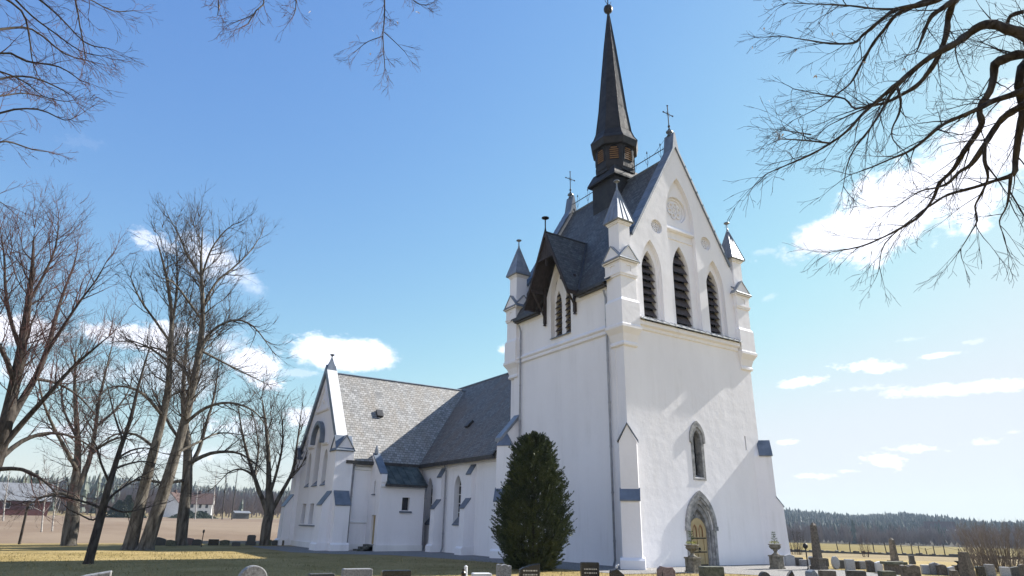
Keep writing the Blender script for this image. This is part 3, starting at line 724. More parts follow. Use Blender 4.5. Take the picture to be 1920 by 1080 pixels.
# ================= transepts (left one in view; its mirror image on the far side)
TX, TY0, TY1, TEZ, TRZ = -6.6, 18.4, 26.9, 5.6, 11.38
TC = (TY0+TY1)/2; ts = (TRZ-TEZ)/(TC-TY0)
def tz(y): return TRZ+.35-ts*abs(y-TC)
tv = MB()
th = [arch(TC-1.72,.40,3.85,5.3,6.05), arch(TC,.52,3.85,6.1,6.95), arch(TC+1.72,.40,3.85,5.3,6.05)] + [[(TC+k-.42,1.42),(TC+k+.42,1.42),(TC+k+.42,2.68),(TC+k-.42,2.68)] for k in (-1.72,0,1.72)]
tv.plate([(TY0,-.3),(TY1,-.3),(TY1,tz(TY1)),(TC,TRZ+.35),(TY0,tz(TY0))], th, 0, .45, YZ(TX))
tv.plate([(TX+.4,-.3),(NX0+.3,-.3),(NX0+.3,TEZ),(TX+.4,TEZ)], [], .003, .4, XZ(TY0))
tv.plate([(TX+.4,-.3),(NX0+.3,-.3),(NX0+.3,TEZ),(TX+.4,TEZ)], [], 0, .4, XZ(TY1-.4))
trans = tv.build("transept_wall", P, church)
pl = MB(); pl.box(TX-.1, TX+.02, TY0+.1, TY1-.1, -.3, .34); pl.box(TX+.3, -4.4, TY0-.1, TY0+.02, -.3, .34)
pl.prism([(0,1.5),(.06,1.55),(.06,1.60),(0,1.66)], TX+.3, -4.4, lambda u, v, t: (t, TY0-u, v)); pl.prism([(0,4.62),(.07,4.66),(.07,4.74),(.10,4.80),(0,4.88)], TX+.3, -4.2, lambda u, v, t: (t, TY0-u, v))
pl.build("transept_plinth", M['plinth'], trans)
tm = MB()
tm.prism([(0,8.60),(.08,8.64),(.12,8.74),(0,8.80)], TC-1.35, TC+1.35, lambda u, v, t: (TX-u, t, v))
for s in (-1, 1): tm.prism([(TC+s*1.35,8.75),(TC+s*1.25,8.75),(TC+s*.05,10.3),(TC+s*.05,10.45)], 0, .09, YZ(TX, -1)); tm.box(TX-.12, TX, TC+s*1.72-.75, TC+s*1.72+.75, 6.30, 6.46) if False else None
for s in (-1, 1):
    y0, y1 = sorted((TC+s*.95, TC+s*2.1)); tm.prism([(0,6.25),(.12,6.32),(.18,6.42),(0,6.50)], y0, y1, lambda u, v, t: (TX-u, t, v))
tm.plate(circle(TC, 9.35, .16, 14), [circle(TC, 9.35, .09, 14)], 0, .05, YZ(TX, -1))
tm.build("transept_moulding", P, trans)
ho_ = MB(); ring_open(ho_, TC, (.90,6.48,6.75,7.75), (1.08,6.48,6.75,8.0), -.30, .02, YZ(TX), 10); ho_.build("window_hood", M['lead'], trans)
for i, (cy, h, z0, zs, za) in enumerate(((TC-1.72,.40,3.85,5.3,6.05),(TC,.52,3.85,6.1,6.95),(TC+1.72,.40,3.85,5.3,6.05))):
    g = MB(); g.plate(arch(cy,h+.02,z0,zs,za), [], .36, .40, YZ(TX)); gp = g.build("transept_window", M['glass'], trans)
    s = MB(); s.prism([(-.06,z0-.12),(-.06,z0-.07),(.36,z0+.36),(.36,z0+.2)], cy-h-.04, cy+h+.04, lambda u, v, t: (TX+u, t, v)); s.build("window_sill", M['lead'], gp)
for k in (-1.72,0,1.72):
    g = MB(); g.plate([(TC+k-.43,1.4),(TC+k+.43,1.4),(TC+k+.43,2.7),(TC+k-.43,2.7)], [], .36, .40, YZ(TX)); gp = g.build("lower_window", M['glass'], trans)
s = MB(); s.prism([(-.10,1.28),(-.10,1.34),(.36,1.46),(.36,1.40),(0,1.28)], TC-2.15, TC+2.15, lambda u, v, t: (TX+u, t, v)); s.build("common_sill", M['lead'], trans)
tr_ = MB(); te = TC-TY0+.32; tez = TEZ-.32*ts
roof_pair(tr_, 'x', TC, te, tez, TRZ, TX+.4, XC)
troof = tr_.build("transept_roof", M['slate_light'], church)
e_ = MB(); e_.box(TX+.4, NX0-.1, TC-te-.06, TC-te+.08, tez-.20, tez); e_.box(TX+.4, NX0-.1, TC-te+.08, TY0, tez-.2, tez-.15); e_.build("eave_gutter", M['gutter'], troof)
rk = MB(); rk.tube([(TX+.3,TC,TRZ+.03),(XC,TC,TRZ+.03)], .06, 6); rk.build("ridge_cap", M['lead'], troof)
yy = TC-2.1; rooflight((-3.35, yy, TRZ-ts*2.1+.02), (0,-ts,1), (1,0,0))
tc = MB(); tcs = MB()
for s in (-1, 1):
    yb = TC+s*(TC-TY0-.35); ya = TC+s*.3
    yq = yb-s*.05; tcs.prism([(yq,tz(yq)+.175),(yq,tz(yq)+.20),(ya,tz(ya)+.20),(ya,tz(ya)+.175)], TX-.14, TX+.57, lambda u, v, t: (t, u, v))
    tc.prism([(yb,tz(yb)-.36),(yb+s*.03,tz(yb)+.16),(ya,tz(ya)+.16),(TC,tz(TC)+.2),(TC,TRZ-.05)], TX-.16, TX+.55, lambda u, v, t: (t, u, v))
sq_ = lambda a, b, z: [(TX+.2-a,TC-b,z),(TX+.2+a,TC-b,z),(TX+.2+a,TC+b,z),(TX+.2-a,TC+b,z)]
tc.loft([sq_(.355,.30,TRZ+.15), sq_(.22,.17,TRZ+.55), sq_(.11,.09,TRZ+.85), sq_(.06,.05,TRZ+1.05)])
tc.lathe([(.06,TRZ+1.0),(.05,TRZ+1.1),(.06,TRZ+1.2),(.15,TRZ+1.26),(.18,TRZ+1.32),(.05,TRZ+1.36)], TX+.2, TC, 8)
tco = tc.build("gable_coping", M['lead'], trans); tcs.build("sunlit_coping_sheet", M['sheetsunlit'], tco)  # thin top sheet with the sunlit look put into its colour
# transept corner piers and buttresses
def tcorner(yc, sy):
    b = MB(); y0, y1 = sorted((yc-sy*.32, yc+sy*.75)); b.box(TX-.28, TX+.85, y0, y1, -.3, 5.75)
    b.prism([(y0-.0,5.75),(y1,5.75),((y0+y1)/2,6.62)], TX-.26, TX+.83, lambda u, v, t: (t, u, v)); b.prism([(TX-.28,5.75),(TX+.85,5.75),(TX+.285,6.62)], y0+.02, y1-.02, lambda u, v, t: (u, t, v))
    o = b.build("corner_pier", P, trans)
    c = MB(); m_ = (y0+y1)/2
    for sg in (-1,1):
        e = m_+sg*((y1-y0)/2+.06); c.prism([(e,5.68),(m_,6.6),(m_,6.68),(e+sg*.02,5.74)], TX-.33, TX+.8, lambda u, v, t: (t, u, v))
        e = TX+.285+sg*.625; c.prism([(e,5.68),(TX+.285,6.6),(TX+.285,6.68),(e+sg*.02,5.74)], y0-.05, y1+.05, lambda u, v, t: (u, t, v))
    c.build("gablet_cap", M['lead'], o)
tcorner(TY0, 1); tcorner(TY1, -1)
for (o, d) in (((TX-.25,TY0+.2,0),(-1,0,0)), ((TX+.3,TY0-.3,0),(0,-1,0)), ((TX-.25,TY1-.2,0),(-1,0,0)), ((TX+.3,TY1+.3,0),(0,1,0))):
    wall_buttress(o, d, .9, ((3.4,3.3,.0),(3.35,2.55,.52)), trans)
pipe(TX+1.02, TY0-.12, 0, 4.7, (0,.12))
# far transept, mirrored
fv = MB(); FX = 2*XC-TX
fv.plate([(TY0,-.3),(TY1,-.3),(TY1,tz(TY1)),(TC,TRZ+.35),(TY0,tz(TY0))], [], 0, .45, YZ(FX,-1)); fv.box(NX1-.2, FX-.4, TY0, TY0+.4, -.3, TEZ); fv.box(NX1-.2, FX-.4, TY1-.4, TY1, -.3, TEZ)
fv.build("far_transept_wall", P, church)
fr = MB(); roof_pair(fr, 'x', TC, te, tez, TRZ, XC, FX-.4); fr.build("far_transept_roof", M['slate'], church)

# ================= stair annex between transept and nave
AX, AY, AEZ, ATZ, AR = -4.42, 16.6, 3.8, 5.25, -1.48
av = MB()
av.plate([(AX+.34,-.3),(AR,-.3),(AR,AEZ),(AX+.34,AEZ)], [[(-2.95,2.30),(-2.45,2.30),(-2.45,3.05),(-2.95,3.05)]], 0, .35, XZ(AY+.003))
asl = (ATZ-AEZ)/(TY0-.1-AY)
av.plate([(AY,-.3),(TY0,-.3),(TY0,ATZ+.35),(TY0-.25,ATZ+.35),(AY+.25,AEZ+.55),(AY-.05,AEZ+.55),(AY-.05,AEZ+.1),(AY,AEZ)], [[(17.0,.38),(17.62,.38),(17.62,2.0),(17.0,2.0)], [(17.45,3.25),(17.68,3.25),(17.68,3.98),(17.45,3.98)]], 0, .35, YZ(AX))
av.plate([(AY+.35,-.3),(TY0,-.3),(TY0,ATZ-.1),(AY+.35,AEZ-.1)], [], 0, .3, YZ(AR-.01,-1))
annex = av.build("annex_wall", P, church)
a_ = MB(); a_.box(AX-.07, AR, AY-.08, AY+.02, -.3, .34); a_.box(AX-.08, AX+.02, AY-.06, 16.95, -.3, .34); a_.prism([(0,3.55),(.07,3.6),(.07,3.68),(0,3.75)], AX+.02, AR, lambda u, v, t: (t, AY-u, v)); a_.build("annex_plinth", M['plinth'], annex)
g = MB(); g.box(-2.96, -2.44, AY+.25, AY+.3, 2.28, 3.07); gp = g.build("annex_window", M['glass'], annex)
g = MB(); g.prism([(-.10,2.16),(-.10,2.22),(.2,2.34),(.2,2.2)], -3.1, -2.3, lambda u, v, t: (t, AY+u, v)); g.build("window_sill", M['lead'], gp)
g = MB(); g.box(AX+.2, AX+.25, 17.43, 17.70, 3.2, 4.0); gp = g.build("slit_window", M['glass'], annex)
g = MB(); g.prism([(-.1,3.15),(-.1,3.2),(.2,3.3),(.2,3.15)], 17.35, 17.78, lambda u, v, t: (AX+u, t, v)); g.build("window_sill", M['lead'], gp)
g = MB(); g.box(AX+.14, AX+.2, 16.99, 17.63, .36, 2.01)
for k in range(5): g.box(AX+.128, AX+.142, 17.02+k*.118, 17.02+k*.118+.1, .40, 1.97)
ad = g.build("annex_door", M['door'], annex)
g = MB(); 
for k in range(3): g.box(AX-.95+k*.3, AX+.1, 16.85, 17.75, -.2, .13*(k+1)-.02)
g.build("door_step", M['step'], annex)
ar = MB(); ar.roofquad((AX+.3,AY-.25,AEZ-.02),(AR+.1,AY-.25,AEZ-.02),(AR+.1,TY0,ATZ),(AX+.3,TY0,ATZ)); ar.face([(AX+.3,AY-.25,AEZ-.1),(AR+.1,AY-.25,AEZ-.1),(AR+.1,TY0,ATZ-.1),(AX+.3,TY0,ATZ-.1)])
for k in range(6):
    x = AX+.5+k*.48; ar.prism([(AY-.25,AEZ-.02),(AY-.25,AEZ+.025),(TY0,ATZ+.045),(TY0,ATZ)], x, x+.03, lambda u, v, t: (t, u, v))
aroof = ar.build("annex_roof", M['copper_green'], church)
g = MB(); g.box(AX+.2, AR, AY-.34, AY-.22, AEZ-.16, AEZ-.02); g.build("eave_gutter", M['gutter'], aroof)
g = MB(); g.prism([(AY+.05,AEZ+.54),(AY+.05,AEZ+.62),(TY0-.3,ATZ+.45),(TY0-.3,ATZ+.34)], AX-.08, AX+.42, lambda u, v, t: (t, u, v)); g.lathe([(.14,ATZ+.4),(.10,ATZ+.7),(.02,ATZ+.95)], AX+.12, TY0-.35, 6); g.build("annex_coping", M['lead'], aroof)
pipe(AR+.12, AY+.10, 0, 3.4, (0,.12))

# ------------------------------------------------------------------ land
def lerp_tab(tab, x):
    if x <= tab[0][0]: return tab[0][1]
    for (a, u), (b, v) in zip(tab, tab[1:]):
        if x <= b: return u+(v-u)*(x-a)/(b-a)
    return tab[-1][1]
def sstep(x, a, b):
    t = min(1, max(0, (x-a)/(b-a))); return t*t*(3-2*t)
TOPR = [(-180,18),(40,20),(50,19),(54,17),(57,13),(60,9),(63.5,12),(66,8),(68,3.5),(71,3),(90,6),(180,14)]
TOPL = [(-180,20),(-30,22),(-4,19),(2,24),(8,20),(13,18),(18,16),(40,16)]
def hgt(az, r):
    left = lerp_tab([(0,0),(50,0),(62,.15),(250,1.35),(300,1.7),(420,5),(650,1),(4000,1)], r)
    if r > 420: left = 5 + (lerp_tab(TOPL, az)-5)*sstep(r, 420, 650)
    right = lerp_tab([(0,0),(42,0),(60,-.35),(88,-1.0),(340,-4.8),(420,-3.5)], r)
    if r > 420: right = -3.5 + (lerp_tab(TOPR, az)+3.5)*sstep(r, 420, 900)
    w = sstep(az, 22, 46)*(1-sstep(az, 110, 170)) if az > 0 else sstep(-az, 150, 180)*0
    return left*(1-w)+right*w
def polar(az, r, dz=0):
    a = R(az); return (CAM.x+r*math.sin(a), CAM.y+r*math.cos(a), hgt(az, r)+dz)
def azr(x, y): return math.degrees(math.atan2(x-CAM.x, y-CAM.y)), math.hypot(x-CAM.x, y-CAM.y)
def patch(name, m, azs, rs, dz=0):
    b = MB(); k = len(rs)
    for a in azs:
        for r in rs: b.v.append(polar(a, r, dz))
    for i in range(len(azs)-1):
        for j in range(k-1): b.f.append((i*k+j, i*k+j+1, (i+1)*k+j+1, (i+1)*k+j))
    me = bpy.data.meshes.new(name); me.from_pydata(b.v, [], b.f); me.materials.append(m); me.shade_smooth()
    o = bpy.data.objects.new(name, me); col.objects.link(o); return struct(o)
def frange(a, b, n): return [a+(b-a)*i/n for i in range(n+1)]
def ground_mat(name, stops, fine, mid, bmp=.5):
    m, t, b = mat(name, .95, 0, .1)
    f1 = noise(t, fine, 6, .7); f2 = noise(t, mid, 6, .65)
    f = mth(t, 'ADD', mth(t, 'MULTIPLY', f1, .55), mth(t, 'MULTIPLY', f2, .45))
    t.links.new(ramp(t, f, stops), b.inputs['Base Color']); bump(t, b, f1, bmp, .06); return m
M['lawn'] = ground_mat('dry_spring_lawn', [(.30,(.10,.074,.024)),(.45,(.22,.165,.062)),(.55,(.305,.232,.102)),(.7,(.395,.31,.16))], 9, .35)
M['stubble'] = ground_mat('stubble_field', [(.3,(.115,.082,.056)),(.5,(.168,.122,.084)),(.7,(.215,.162,.118))], .8, .05, .2)
_t = M['stubble'].node_tree; _b = _t.nodes['Principled BSDF']; _s = _b.inputs['Base Color'].links[0].from_socket
_r = noise(_t, 1.0, 4, .6, stretch=(.9,.035,1)); _q = noise(_t, 1.0, 5, .6, stretch=(.05,.012,1))
_c = mixc(_t, mth(_t,'MULTIPLY', ramp(_t, _r, [(.42,(0,0,0)),(.6,(1,1,1))]), .45), _s, (.17,.125,.09)); _c = mixc(_t, mth(_t,'MULTIPLY', ramp(_t, _q, [(.48,(0,0,0)),(.62,(1,1,1))]), .4), _c, (.25,.20,.145)); _t.links.new(_c, _b.inputs['Base Color'])
M['meadow'] = ground_mat('pale_meadow', [(.3,(.105,.080,.018)),(.5,(.15,.114,.028)),(.7,(.19,.15,.045))], .5, .03, .2)
M['rough'] = ground_mat('rough_dead_grass', [(.3,(.10,.075,.035)),(.5,(.20,.155,.08)),(.65,(.30,.24,.14))], 2.5, .3)
M['forestfloor'] = ground_mat('forest_floor', [(.3,(.030,.030,.018)),(.6,(.06,.05,.035))], .3, .02)
M['gravel'] = simple('grey_gravel', (.11,.108,.105), (.33,.32,.305), 28, .95, 0, .1, .7, .03, 6)
M['road'] = simple('pale_road', (.28,.27,.26), (.36,.35,.33), .5, .9, 0, .2, 0)
az_all = frange(-180, 180, 240)
patch("ground", M['lawn'], az_all, [0.01, 3, 8, 14, 20, 28, 36, 44, 52])
azL, azR = frange(-30, 30, 60), frange(30, 100, 70)
azB = frange(100, 330, 92)
patch("stubble_field", M['stubble'], azL, [52,56,62,80,110,150,200,250,285])
patch("pasture", M['rough'], azL, [285,300,340,420])
patch("rough_grass", M['rough'], azR, [52,60,70,80,88])
patch("meadow", M['meadow'], azR, [88,110,150,200,260,340])
patch("valley_floor", M['forestfloor'], azR, [340,420])
patch("outer_field", M['meadow'], azB, [52,88,150,250,420])
patch("hills", M['forestfloor'], az_all, [420,460,500,550,600,650,720,800,900,1100,1500,2500,6000])
patch("farm_road", M['road'], frange(6.5,20,20), [287,294], .06)
gp_ = MB()
poly = [(-9.4,28),(-9.6,22),(-9.3,16.6),(-7.6,14.2),(-5.2,12.4),(-4.2,9.4),(-3.4,5),(-3.0,0),(-2.6,-2.4),(-.5,-2.7),(1.6,-3.6),(3.2,-6.8),(6,-8.5),(8.2,-6.5),(8.4,-3.2),(11.6,-1.2),(12,3),(12,12),(12,28)]
gp_.face([(x, y, .012) for x, y in poly]); struct(gp_.build("gravel_path", M['gravel']))

# grass tufts on the near lawn, as one loose covering
rng = random.Random(11)
gb = MB()
def blade(b, x, y, h, a, w, lean):
    dx, dy = math.cos(a), math.sin(a)
    b.face([(x-dy*w, y+dx*w, 0), (x+dy*w, y-dx*w, 0), (x+dx*lean, y+dy*lean, h)])
for i in range(52000):
    u = rng.random(); d = 7.5+32*u**1.3; az = -12+rng.random()*88
    x = CAM.x+d*math.sin(R(az)); y = CAM.y+d*math.cos(R(az))
    if x > -3.0 and -8.2 < y < 12 and (y > -2.5 or (1.6 < x < 8.3)): continue
    if x > -9.6 and y > 10.5-.4*(x+9): continue
    s = .6+.8*rng.random(); blade(gb, x, y, (.03+.045*rng.random())*s, rng.random()*6.28, .004+.004*d/20, .03*rng.random())
M['grassblade'] = simple('dry_grass_blades', (.10,.085,.03), (.36,.30,.15), .8, .9, 0, .1, 0)
g = gb.build("grass", M['grassblade']); g['kind'] = 'stuff'

# ------------------------------------------------------------------ bare trees
def bark(name, c1, c2, sc=5): return simple(name, c1, c2, sc, .95, 0, .15, .7, .04, 6, (1,1,.25))
M['bark'] = bark('lime_bark', (.045,.038,.03), (.17,.155,.13))
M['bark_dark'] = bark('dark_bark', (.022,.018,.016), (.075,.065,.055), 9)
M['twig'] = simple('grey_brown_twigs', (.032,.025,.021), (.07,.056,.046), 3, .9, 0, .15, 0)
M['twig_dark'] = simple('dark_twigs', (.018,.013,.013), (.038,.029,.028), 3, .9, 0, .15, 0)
M['twig_red'] = simple('reddish_twigs', (.055,.030,.030), (.095,.055,.047), 3, .9, 0, .15, 0)
M['birchbark'] = simple('birch_bark', (.16,.145,.13), (.42,.40,.375), 2.5, .9, 0, .15, .3, .02, 5, (1,1,3))
def rvec(r):
    while True:
        v = Vector((r.uniform(-1,1), r.uniform(-1,1), r.uniform(-1,1)))
        if .05 < v.length < 1: return v.normalized()
class Grow:
    """limbs into tr, twigs into tw"""
    def __init__(s, seed, tr, tw, counts, lens, rads, trop=.12, spread=(35,65), wob=.18, maxlev=3, sag=0.0, start=.25):
        s.r = random.Random(seed); s.tr = tr; s.tw = tw; s.counts = counts; s.lens = lens; s.rads = rads; s.trop = trop; s.spread = spread; s.wob = wob; s.maxlev = maxlev; s.sag = sag; s.start = start
    def limb(s, pts, rad, lev, sides=None, start=None):
        n = sides or (8, 5, 4, 3, 3)[min(lev, 4)]
        (s.tr if lev <= 1 else s.tw).tube(pts, rad, n, cap=False)
        if lev < s.maxlev: s.children(pts, rad, lev, start)
    def children(s, pts, rad, lev, start=None):
        r = s.r; P_ = [Vector(p) for p in pts]
        seg = [(P_[i+1]-P_[i]).length for i in range(len(P_)-1)]; tot = sum(seg)
        cnt = s.counts[lev]; cnt = max(1, int(cnt*tot*(.8+.4*r.random())+.5)); st = s.start if start is None else start
        for c in range(cnt):
            t = st+(1-st)*((c+r.random())/cnt); d = t*tot; i = 0
            while i < len(seg)-1 and d > seg[i]: d -= seg[i]; i += 1
            f = d/max(seg[i], 1e-6); p = P_[i].lerp(P_[i+1], min(f, 1)); tan = (P_[i+1]-P_[i]).normalized()
            rr = rad[i]*(1-f)+rad[i+1]*f if isinstance(rad, list) else rad
            ax = tan.cross(rvec(r))
            if ax.length < .01: continue
            ang = R(r.uniform(*s.spread)); dd = (tan*math.cos(ang)+ax.normalized()*math.sin(ang)).normalized()
            L = s.lens[lev]*(.55+.75*r.random())*((1.15-.80*t) if lev == 0 else (1.1-.60*t))
            r0 = min(rr*.62, s.rads[lev]*(.7+.6*r.random())*(1.15-.4*t))
            s.sprout(p, dd, L, r0, lev+1)
        if lev >= 1:                                        # the tip forks on
            tan = (P_[-1]-P_[-2]).normalized(); re_ = rad[-1] if isinstance(rad, list) else rad
            for c in range(2 if lev < 3 else 1):
                s.sprout(P_[-1], (tan+rvec(r)*.45).normalized(), s.lens[lev]*(.35+.4*r.random()), max(re_*.9, s.rads[lev]*.7), lev+1)
    def sprout(s, p, d, L, r0, lev):
        r = s.r; n = (6, 6, 5, 4, 3)[min(lev, 4)]; pts = [p]; rad = [r0]; q = Vector(p)
        tr_ = s.trop*(1.0 if lev < 3 else .6)
        for k in range(n):
            t = (k+1)/n
            d = (d + rvec(r)*s.wob + Vector((0,0,tr_ - s.sag*(1-t)))).normalized(); q = q+d*(L/n); pts.append(q.copy()); rad.append(max(r0*(1-.8*t), .0022))
        s.limb(pts, rad, lev, start=.12)
def trunkpts(pix, dist, jit, rnd, d1=0.0, rough=.0):
    """trunk or limb through photo pixels, dist metres off; d1 = how much deeper (or nearer) its tip is"""
    n = len(pix); out, rad = [], []
    for i, (x, y, w) in enumerate(pix):
        d = dist + d1*i/max(n-1, 1) + (jit*rnd.uniform(-1, 1) if 0 < i else 0)
        p = at(x, y, d); out.append(p); rad.append(w*.5*(p-CAM).length/1300)
    return out, rad
def smooth(pts, rad, k=3):
    P_ = [Vector(p) for p in pts]; o, rr = [], []
    for i in range(len(P_)-1):
        p0, p1, p2, p3 = P_[max(i-1,0)], P_[i], P_[i+1], P_[min(i+2,len(P_)-1)]
        for j in range(k):
            t = j/k; o.append(.5*((2*p1)+(p2-p0)*t+(2*p0-5*p1+4*p2-p3)*t*t+(3*p1-p0-3*p2+p3)*t**3)); rr.append(rad[i]*(1-t)+rad[i+1]*t)
    o.append(P_[-1]); rr.append(rad[-1]); return o, rr
def tree(name, label, cat, dist, trunks, seed, counts, lens, rads, group=None, mt='bark', mw='twig', maxlev=4, **kw):
    tr, tw = MB(), MB(); rnd = random.Random(seed)
    base = None
    gkw = {k: v for k, v in kw.items() if k in ('trop','spread','wob','sag')}
    G = Grow(seed, tr, tw, counts, lens, rads, maxlev=maxlev, **gkw)
    for T in trunks:
        pix = T['p'] if kw.get('near') else [(x, y, w*(.70 if T.get('lev') else .90)) for x, y, w in T['p']]; pts, rad = trunkpts(pix, dist, T.get('jit', .25), rnd, T.get('d', 0))
        if T.get('foot'):
            p = pts[0]; g0 = Vector((p.x, p.y, hgt(*azr(p.x, p.y))-.15)); 
            pts[0] = g0; 
            if base is None: base = g0
            pts.insert(1, g0+(pts[1]-g0)*min(.25, .45/max((pts[1]-g0).length,.1))); rad.insert(1, rad[0]*.80); rad[0] *= 1.2
        pts, rad = smooth(pts, rad, 3)
        if kw.get('rough'): rad = [q*(1+kw['rough']*rnd.uniform(-1,1)) for q in rad]
        if base is None: base = Vector(pts[0])
        G.limb(pts, rad, T.get('lev', 0), T.get('sides', 10), T.get('start', .3))
    t = thing(name, label, cat, tuple(base), group)
    for b in (tr, tw): b.v = [(x-base.x, y-base.y, z-base.z) for x, y, z in b.v]
    tr.build("trunk", M[mt], t, True); tw.build("crown", M[mw], t)
    return t
GR = "bare old trees beside the church"
# the tall leaning lime and its partner
tree("lime_tree", "tallest bare tree, leaning right from the double base on the lawn", "tree", 42.3, [
  dict(p=[(272,1028,34),(290,975,24),(308,920,22),(325,865,20),(345,795,17),(362,720,14),(376,640,11),(380,575,8.5),(377,505,6),(378,462,3.5),(380,428,1.5)], foot=1, start=.34, jit=.15),
  dict(p=[(372,660,9),(398,620,7),(440,600,5.5),(475,612,4),(505,650,2)], d=-1.5, lev=1), dict(p=[(380,575,7),(405,530,6),(440,500,4.5),(470,470,3),(490,440,1.5)], d=2, lev=1),
  dict(p=[(378,520,6),(352,480,5),(335,440,3.5),(318,410,1.5)], d=-1, lev=1), dict(p=[(378,520,5.5),(395,470,4.5),(420,435,3),(440,420,1.5)], d=-2, lev=1),
  dict(p=[(346,795,10),(385,765,8),(430,755,6),(475,770,4),(500,800,2)], d=-2.5, lev=1), dict(p=[(362,720,9),(335,680,7),(300,655,5),(268,650,3),(240,640,1.5)], d=2.5, lev=1),
  dict(p=[(330,850,8),(370,830,6),(410,812,4),(450,815,2)], d=3, lev=1), dict(p=[(378,600,6),(350,560,5),(325,530,3.5),(300,520,1.5)], d=-2.5, lev=1), dict(p=[(372,655,7),(420,680,5),(460,700,3.5),(500,720,1.5)], d=2, lev=1)],
  5, (1.6,2.3,2.9,2.8), (3.4,2.1,1.1,.55), (.055,.036,.021,.0135), GR, trop=.11, wob=.19, spread=(28,54))
tree("lime_tree", "bare tree with narrow fork, left partner of the double trunk on the lawn", "tree", 42.9, [
  dict(p=[(243,1028,32),(256,975,22),(270,915,19),(286,855,17),(303,790,14),(315,730,12),(319,660,10),(322,600,8),(316,540,6),(305,490,4),(295,455,1.5)], foot=1, start=.34, jit=.15),
  dict(p=[(320,620,8),(330,560,6),(332,510,4),(330,455,1.5)], d=1, lev=1), dict(p=[(318,640,7),(290,600,5.5),(262,560,4),(245,520,2)], d=-1.5, lev=1),
  dict(p=[(305,780,9),(270,740,7),(235,725,5),(200,730,3),(175,760,1.5)], d=-2, lev=1), dict(p=[(318,680,6),(285,655,5),(250,640,3),(225,640,1.5)], d=2, lev=1), dict(p=[(290,840,8),(255,815,6),(215,815,4),(180,840,2)], d=2, lev=1)],
  8, (1.5,2.2,2.8,2.7), (3.0,2.0,1.05,.55), (.05,.035,.021,.0135), GR, trop=.11, wob=.19, spread=(28,54))
tree("lime_tree", "bare tree with mossy trunk right of the double trunk, in front of the stubble field", "tree", 48.8, [
  dict(p=[(340,1018,26),(344,965,21),(350,915,20),(352,865,17),(350,815,13),(344,765,10),(345,700,7),(350,650,4),(352,610,1.5)], foot=1, start=.35, jit=.2),
  dict(p=[(352,880,13),(372,845,10),(385,800,8),(400,750,5.5),(408,700,3),(412,660,1.5)], d=1.5, lev=1), dict(p=[(352,870,11),(395,850,9),(440,848,6),(470,862,4),(495,885,2)], d=-2, lev=1),
  dict(p=[(350,840,9),(320,800,7),(300,760,5),(285,730,2)], d=2, lev=1), dict(p=[(345,760,7),(370,720,5),(380,690,2)], d=-1.5, lev=1), dict(p=[(350,900,9),(310,905,7),(270,900,5),(235,905,2)], d=-2.5, lev=1)],
  13, (1.6,2.3,2.9,2.8), (3.1,2.1,1.15,.6), (.05,.036,.022,.014), GR, trop=.10, wob=.21, spread=(28,55))
tree("lime_tree", "broad bare tree close to the left end of the church, crown spreading from low fork", "tree", 49.3, [
  dict(p=[(496,1020,25),(500,985,20),(505,955,20),(504,900,11),(503,850,8),(498,795,5.5),(492,750,2)], foot=1, start=.42, jit=.2),
  dict(p=[(502,962,15),(488,925,11),(474,885,9),(462,845,7),(452,800,4.5),(448,765,1.5)], d=-1.5, lev=1), dict(p=[(508,960,13),(530,920,10),(548,885,8),(556,840,6),(562,795,3.5),(566,765,1.5)], d=1.5, lev=1),
  dict(p=[(505,930,9),(520,880,7),(530,830,5),(528,775,2)], d=-2, lev=1), dict(p=[(498,950,9),(478,900,7),(485,840,5),(475,780,2)], d=2, lev=1), dict(p=[(480,895,7),(455,880,5),(430,885,3),(410,905,1.5)], lev=1), dict(p=[(540,900,7),(560,880,5),(572,860,2)], d=-1, lev=1)],
  21, (1.6,2.3,2.9,2.8), (2.6,1.9,1.1,.6), (.045,.033,.022,.014), GR, trop=.11, wob=.2, spread=(28,54))
tree("lime_tree", "bare tree with burr-swollen foot and twin limbs at the edge of the stubble field", "tree", 48.6, [
  dict(p=[(129,1020,30),(133,990,25),(137,955,21),(139,925,18),(144,880,13),(146,830,10),(142,770,7.5),(140,710,5),(142,660,2)], foot=1, start=.36, jit=.2),
  dict(p=[(140,930,15),(155,895,13),(168,860,11),(178,810,9),(186,750,6.5),(200,690,4),(212,640,1.5)], d=1.5, lev=1), dict(p=[(143,880,10),(125,845,8),(100,800,6.5),(80,750,4.5),(70,700,2)], d=-2, lev=1),
  dict(p=[(138,930,9),(110,925,7),(80,932,5),(55,945,2)], d=-1, lev=1), dict(p=[(172,850,8),(200,830,6),(230,820,4),(250,830,1.5)], d=-2, lev=1), dict(p=[(144,820,7),(120,770,5),(115,720,3),(118,690,1.5)], d=2, lev=1), dict(p=[(180,800,7),(215,770,5),(240,735,3),(250,700,1.5)], d=2, lev=1)],
  34, (1.6,2.2,2.9,2.8), (3.0,2.1,1.15,.6), (.05,.035,.022,.014), GR, trop=.08, wob=.21, spread=(28,55))
